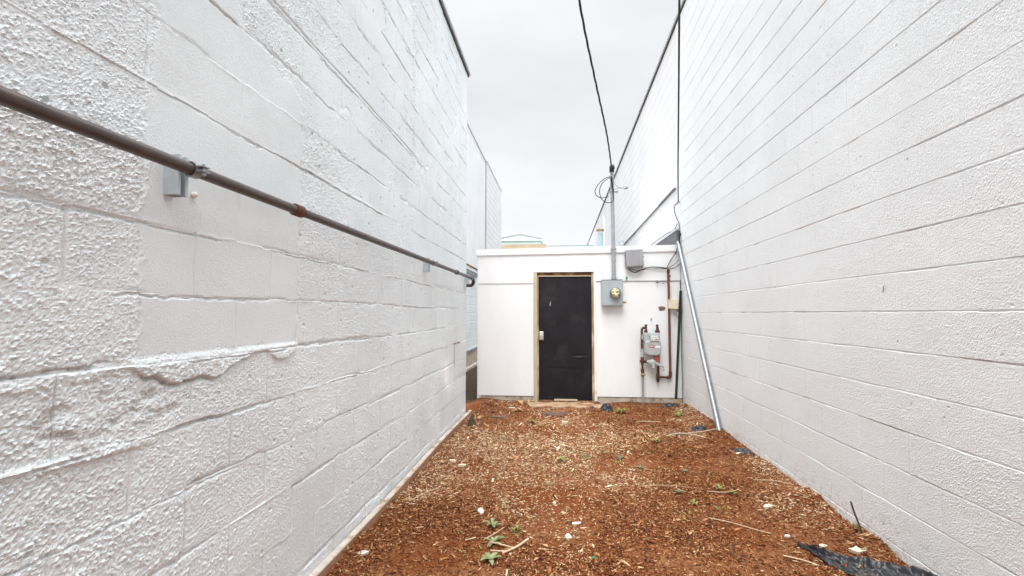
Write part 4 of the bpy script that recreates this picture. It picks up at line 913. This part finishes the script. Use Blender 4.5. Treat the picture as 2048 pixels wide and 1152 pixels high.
def crumple(cx, cy, sxx, syy, h, label, m='poly', rot=0, seed=0, flat=0.0, sharp=1.0, n=40):
    u = np.linspace(-1, 1, n); U, V = np.meshgrid(u, u, indexing='ij')
    ang = np.arctan2(V, U); rad = np.maximum(np.abs(U), np.abs(V))
    k = rad/np.maximum(np.hypot(U,V), 1e-6); U2, V2 = U*k, V*k           # square -> disc
    edge = .72+.45*vn(ang*1.9+7, ang*0+seed, seed+600)
    xx = U2*sxx*edge; yy = V2*syy*edge
    xw = cx + xx*math.cos(rot)-yy*math.sin(rot); yw = cy + xx*math.sin(rot)+yy*math.cos(rot)
    ridge = 1-np.abs(2*fbm(U*2.2+seed, V*2.2, seed+610, 3)-1)
    z = gh(xw, yw) + .010 + h*(ridge**2)*(1-rad**3)*(1-flat) + h*flat*.25*ridge
    return tag(grid_object('plastic_scrap', np.stack([xw, yw, z], -1), m, flip=False), label, 'plastic', 'scraps of black plastic')
crumple(-.10, 6.82, .19, .16, .04, 'flat dusty black plastic scrap in front of the doorstep slab', 'poly_dusty', .0, 3, .7)
crumple(.665, 7.15, .10, .08, .10, 'crumpled black plastic scrap standing up right of the doorstep slab', 'poly', -.5, 5)
crumple(.46, 7.12, .045, .03, .055, 'tiny dark scrap in front of the right end of the slab', 'poly_dusty', 0, 6)
crumple(.56, 7.5, .07, .05, .06, 'small dark brown scrap at the foot of the right door jamb', 'poly_dusty', 0, 8)
crumple(1.66, 7.52, .16, .09, .05, 'black plastic scrap at the foot of the dark green post', 'poly', .1, 9, .3)
crumple(1.66, 6.02, .10, .07, .06, 'black crumpled scrap near the foot of the leaning pole', 'poly', .2, 12)
crumple(1.40, 5.86, .17, .06, .03, 'flat dusty plastic strip between the two dry twigs', 'poly_dusty', -.25, 14, .7)
crumple(1.80, 5.05, .10, .06, .035, 'black plastic edge poking out at the foot of the off white wall', 'poly', -.9, 15, .2)
crumple(-.82, 6.5, .12, .07, .02, 'flat grey brown scrap left of the doorstep area', 'poly_dusty', .1, 16, .8)
# the big torn sheet in the foreground
n1, n2 = 160, 80
S1, S2 = np.meshgrid(np.linspace(0,1,n1), np.linspace(-1,1,n2), indexing='ij')
cxl = 1.45+.41*S1; cyl = 3.17-.57*S1 - .03*np.sin(S1*5)
wd = (.010+.115*ss(0,.55,S1))*(1+.5*(fbm(S1*14, np.sign(S2)*2.5, 700)-.5))*(1-.35*ss(.9,1,S1))
xw = cxl + S2*wd*.62; yw = cyl + S2*wd*.9
fold = .032*np.exp(-((S2-.62+.06*np.sin(S1*9))/.12)**2)*ss(0,.15,S1) + .016*(1-np.abs(2*fbm(S1*6, S2*1.3, 710, 3)-1))**3 + .014*(1-np.abs(2*fbm(S1*15+S2*3, S2*3-S1*4, 720, 3)-1))**3 - .006
sh = grid_object('plastic_sheet', np.stack([xw, yw, gh(xw, yw)+.008+fold], -1), 'poly', flip=True)
tag(sh, 'torn shiny black plastic sheet half buried in the foreground mulch by the wall', 'plastic sheet')
# stems and stub
e = empty('plant_stem', (1.86, 3.25, 0), 'thin dark dead stem standing up at the foot of the off white wall', 'stem')
MB().tube(smooth([(1.872,3.24,-.01),(1.858,3.25,.08),(1.835,3.26,.16),(1.822,3.27,.225)],5), [.0055]*15+[.004], 6).build('stalk', 'stem_dark', e)
mb = MB(); leaf(mb, (1.865,3.245,.02), 2.4, .06, .018, .07); leaf(mb, (1.868,3.245,.02), 2.9, .05, .016, .09); mb.build('green_leaves', 'leaf', e)
e = empty('wood_stub', (-1.13, 6.02, 0), 'dark weathered wood stub with a dry leaf near the far end of the board', 'stub')
mb = MB().tube([(-1.13,6.02,-.03),(-1.125,6.02,.05),(-1.105,6.03,.13)], [.045,.04,.018], 7); mb.build('stub', 'stem_dark', e)
flake(1.52, 3.86, .02, .02, .05, 'rusty brown wood splinter upright beside the wall foot', 'rust_paint', 'wood_splinter', 'splinter', None)

# ================================================================== LIGHT, SKY, CAMERA
sc = bpy.context.scene
w = bpy.data.worlds.new('World'); sc.world = w; w.use_nodes = True
nt = w.node_tree; N = nt.nodes; L = nt.links; N.clear()
out = N.new('ShaderNodeOutputWorld')
sky = N.new('ShaderNodeTexSky'); sky.sky_type = 'NISHITA'; sky.sun_disc = False
EL, AZ = R(60), R(184)
sky.sun_elevation = EL; sky.sun_rotation = AZ; sky.air_density = 1.0; sky.dust_density = 3
b1 = N.new('ShaderNodeBackground'); b1.inputs['Strength'].default_value = .08; L.new(sky.outputs[0], b1.inputs['Color'])
tc = N.new('ShaderNodeTexCoord'); sp = N.new('ShaderNodeSeparateXYZ'); L.new(tc.outputs['Generated'], sp.inputs[0])
rp = N.new('ShaderNodeValToRGB'); e = rp.color_ramp.elements
stops = [(0.0,(.38,.38,.39)), (.02,(.475,.476,.480)), (.16,(.463,.465,.472)), (.36,(.430,.433,.443)), (.58,(.434,.437,.447)), (.72,(1.35,1.37,1.40)), (1.0,(2.8,2.82,2.86))]
while len(e) < len(stops): e.new(.5)
for q_, (p_, c_) in zip(e, stops): q_.position = p_; q_.color = (*c_, 1)
L.new(sp.outputs['Z'], rp.inputs['Fac'])
mp = N.new('ShaderNodeMapping'); mp.inputs['Scale'].default_value = (1.2, 1.2, 3.2); L.new(tc.outputs['Generated'], mp.inputs['Vector'])
nz = N.new('ShaderNodeTexNoise'); nz.inputs['Scale'].default_value = 1.6; nz.inputs['Detail'].default_value = 6; nz.inputs['Roughness'].default_value = .5; L.new(mp.outputs[0], nz.inputs['Vector'])
mr = N.new('ShaderNodeMapRange'); mr.inputs['From Min'].default_value = .3; mr.inputs['From Max'].default_value = .7; mr.inputs['To Min'].default_value = .91; mr.inputs['To Max'].default_value = 1.09
L.new(nz.outputs['Fac'], mr.inputs['Value'])
vm = N.new('ShaderNodeVectorMath'); vm.operation = 'SCALE'; L.new(rp.outputs['Color'], vm.inputs[0]); L.new(mr.outputs['Result'], vm.inputs['Scale'])
b2 = N.new('ShaderNodeBackground'); b2.inputs['Strength'].default_value = 1.0; L.new(vm.outputs[0], b2.inputs['Color'])
mx = N.new('ShaderNodeMixShader'); mx.inputs[0].default_value = .93
L.new(b1.outputs[0], mx.inputs[1]); L.new(b2.outputs[0], mx.inputs[2]); L.new(mx.outputs[0], out.inputs['Surface'])

sun = bpy.data.lights.new('sun', 'SUN'); sun.energy = 1.4; sun.angle = R(35); sun.color = (1, .985, .96)
so = bpy.data.objects.new('sun', sun); C.objects.link(so)
d = Vector((math.sin(AZ)*math.cos(EL), math.cos(AZ)*math.cos(EL), math.sin(EL)))      # towards the sun: behind the camera
so.rotation_euler = (-d).to_track_quat('-Z', 'Y').to_euler(); so.location = (0, -5, 20)

cam = bpy.data.cameras.new('camera'); co = bpy.data.objects.new('camera', cam); C.objects.link(co)
cam.sensor_width = 36; cam.lens = 950/2048*36; cam.clip_start = .02; cam.clip_end = 3000
co.location = (0, 0, 1.41); co.rotation_euler = (math.pi/2+.05363, 0, .10057)
sc.camera = co
sc.view_settings.view_transform = 'Standard'; sc.view_settings.look = 'None'; sc.view_settings.gamma = 1; sc.view_settings.exposure = 1.1
sc.cycles.max_bounces = 10; sc.cycles.diffuse_bounces = 6
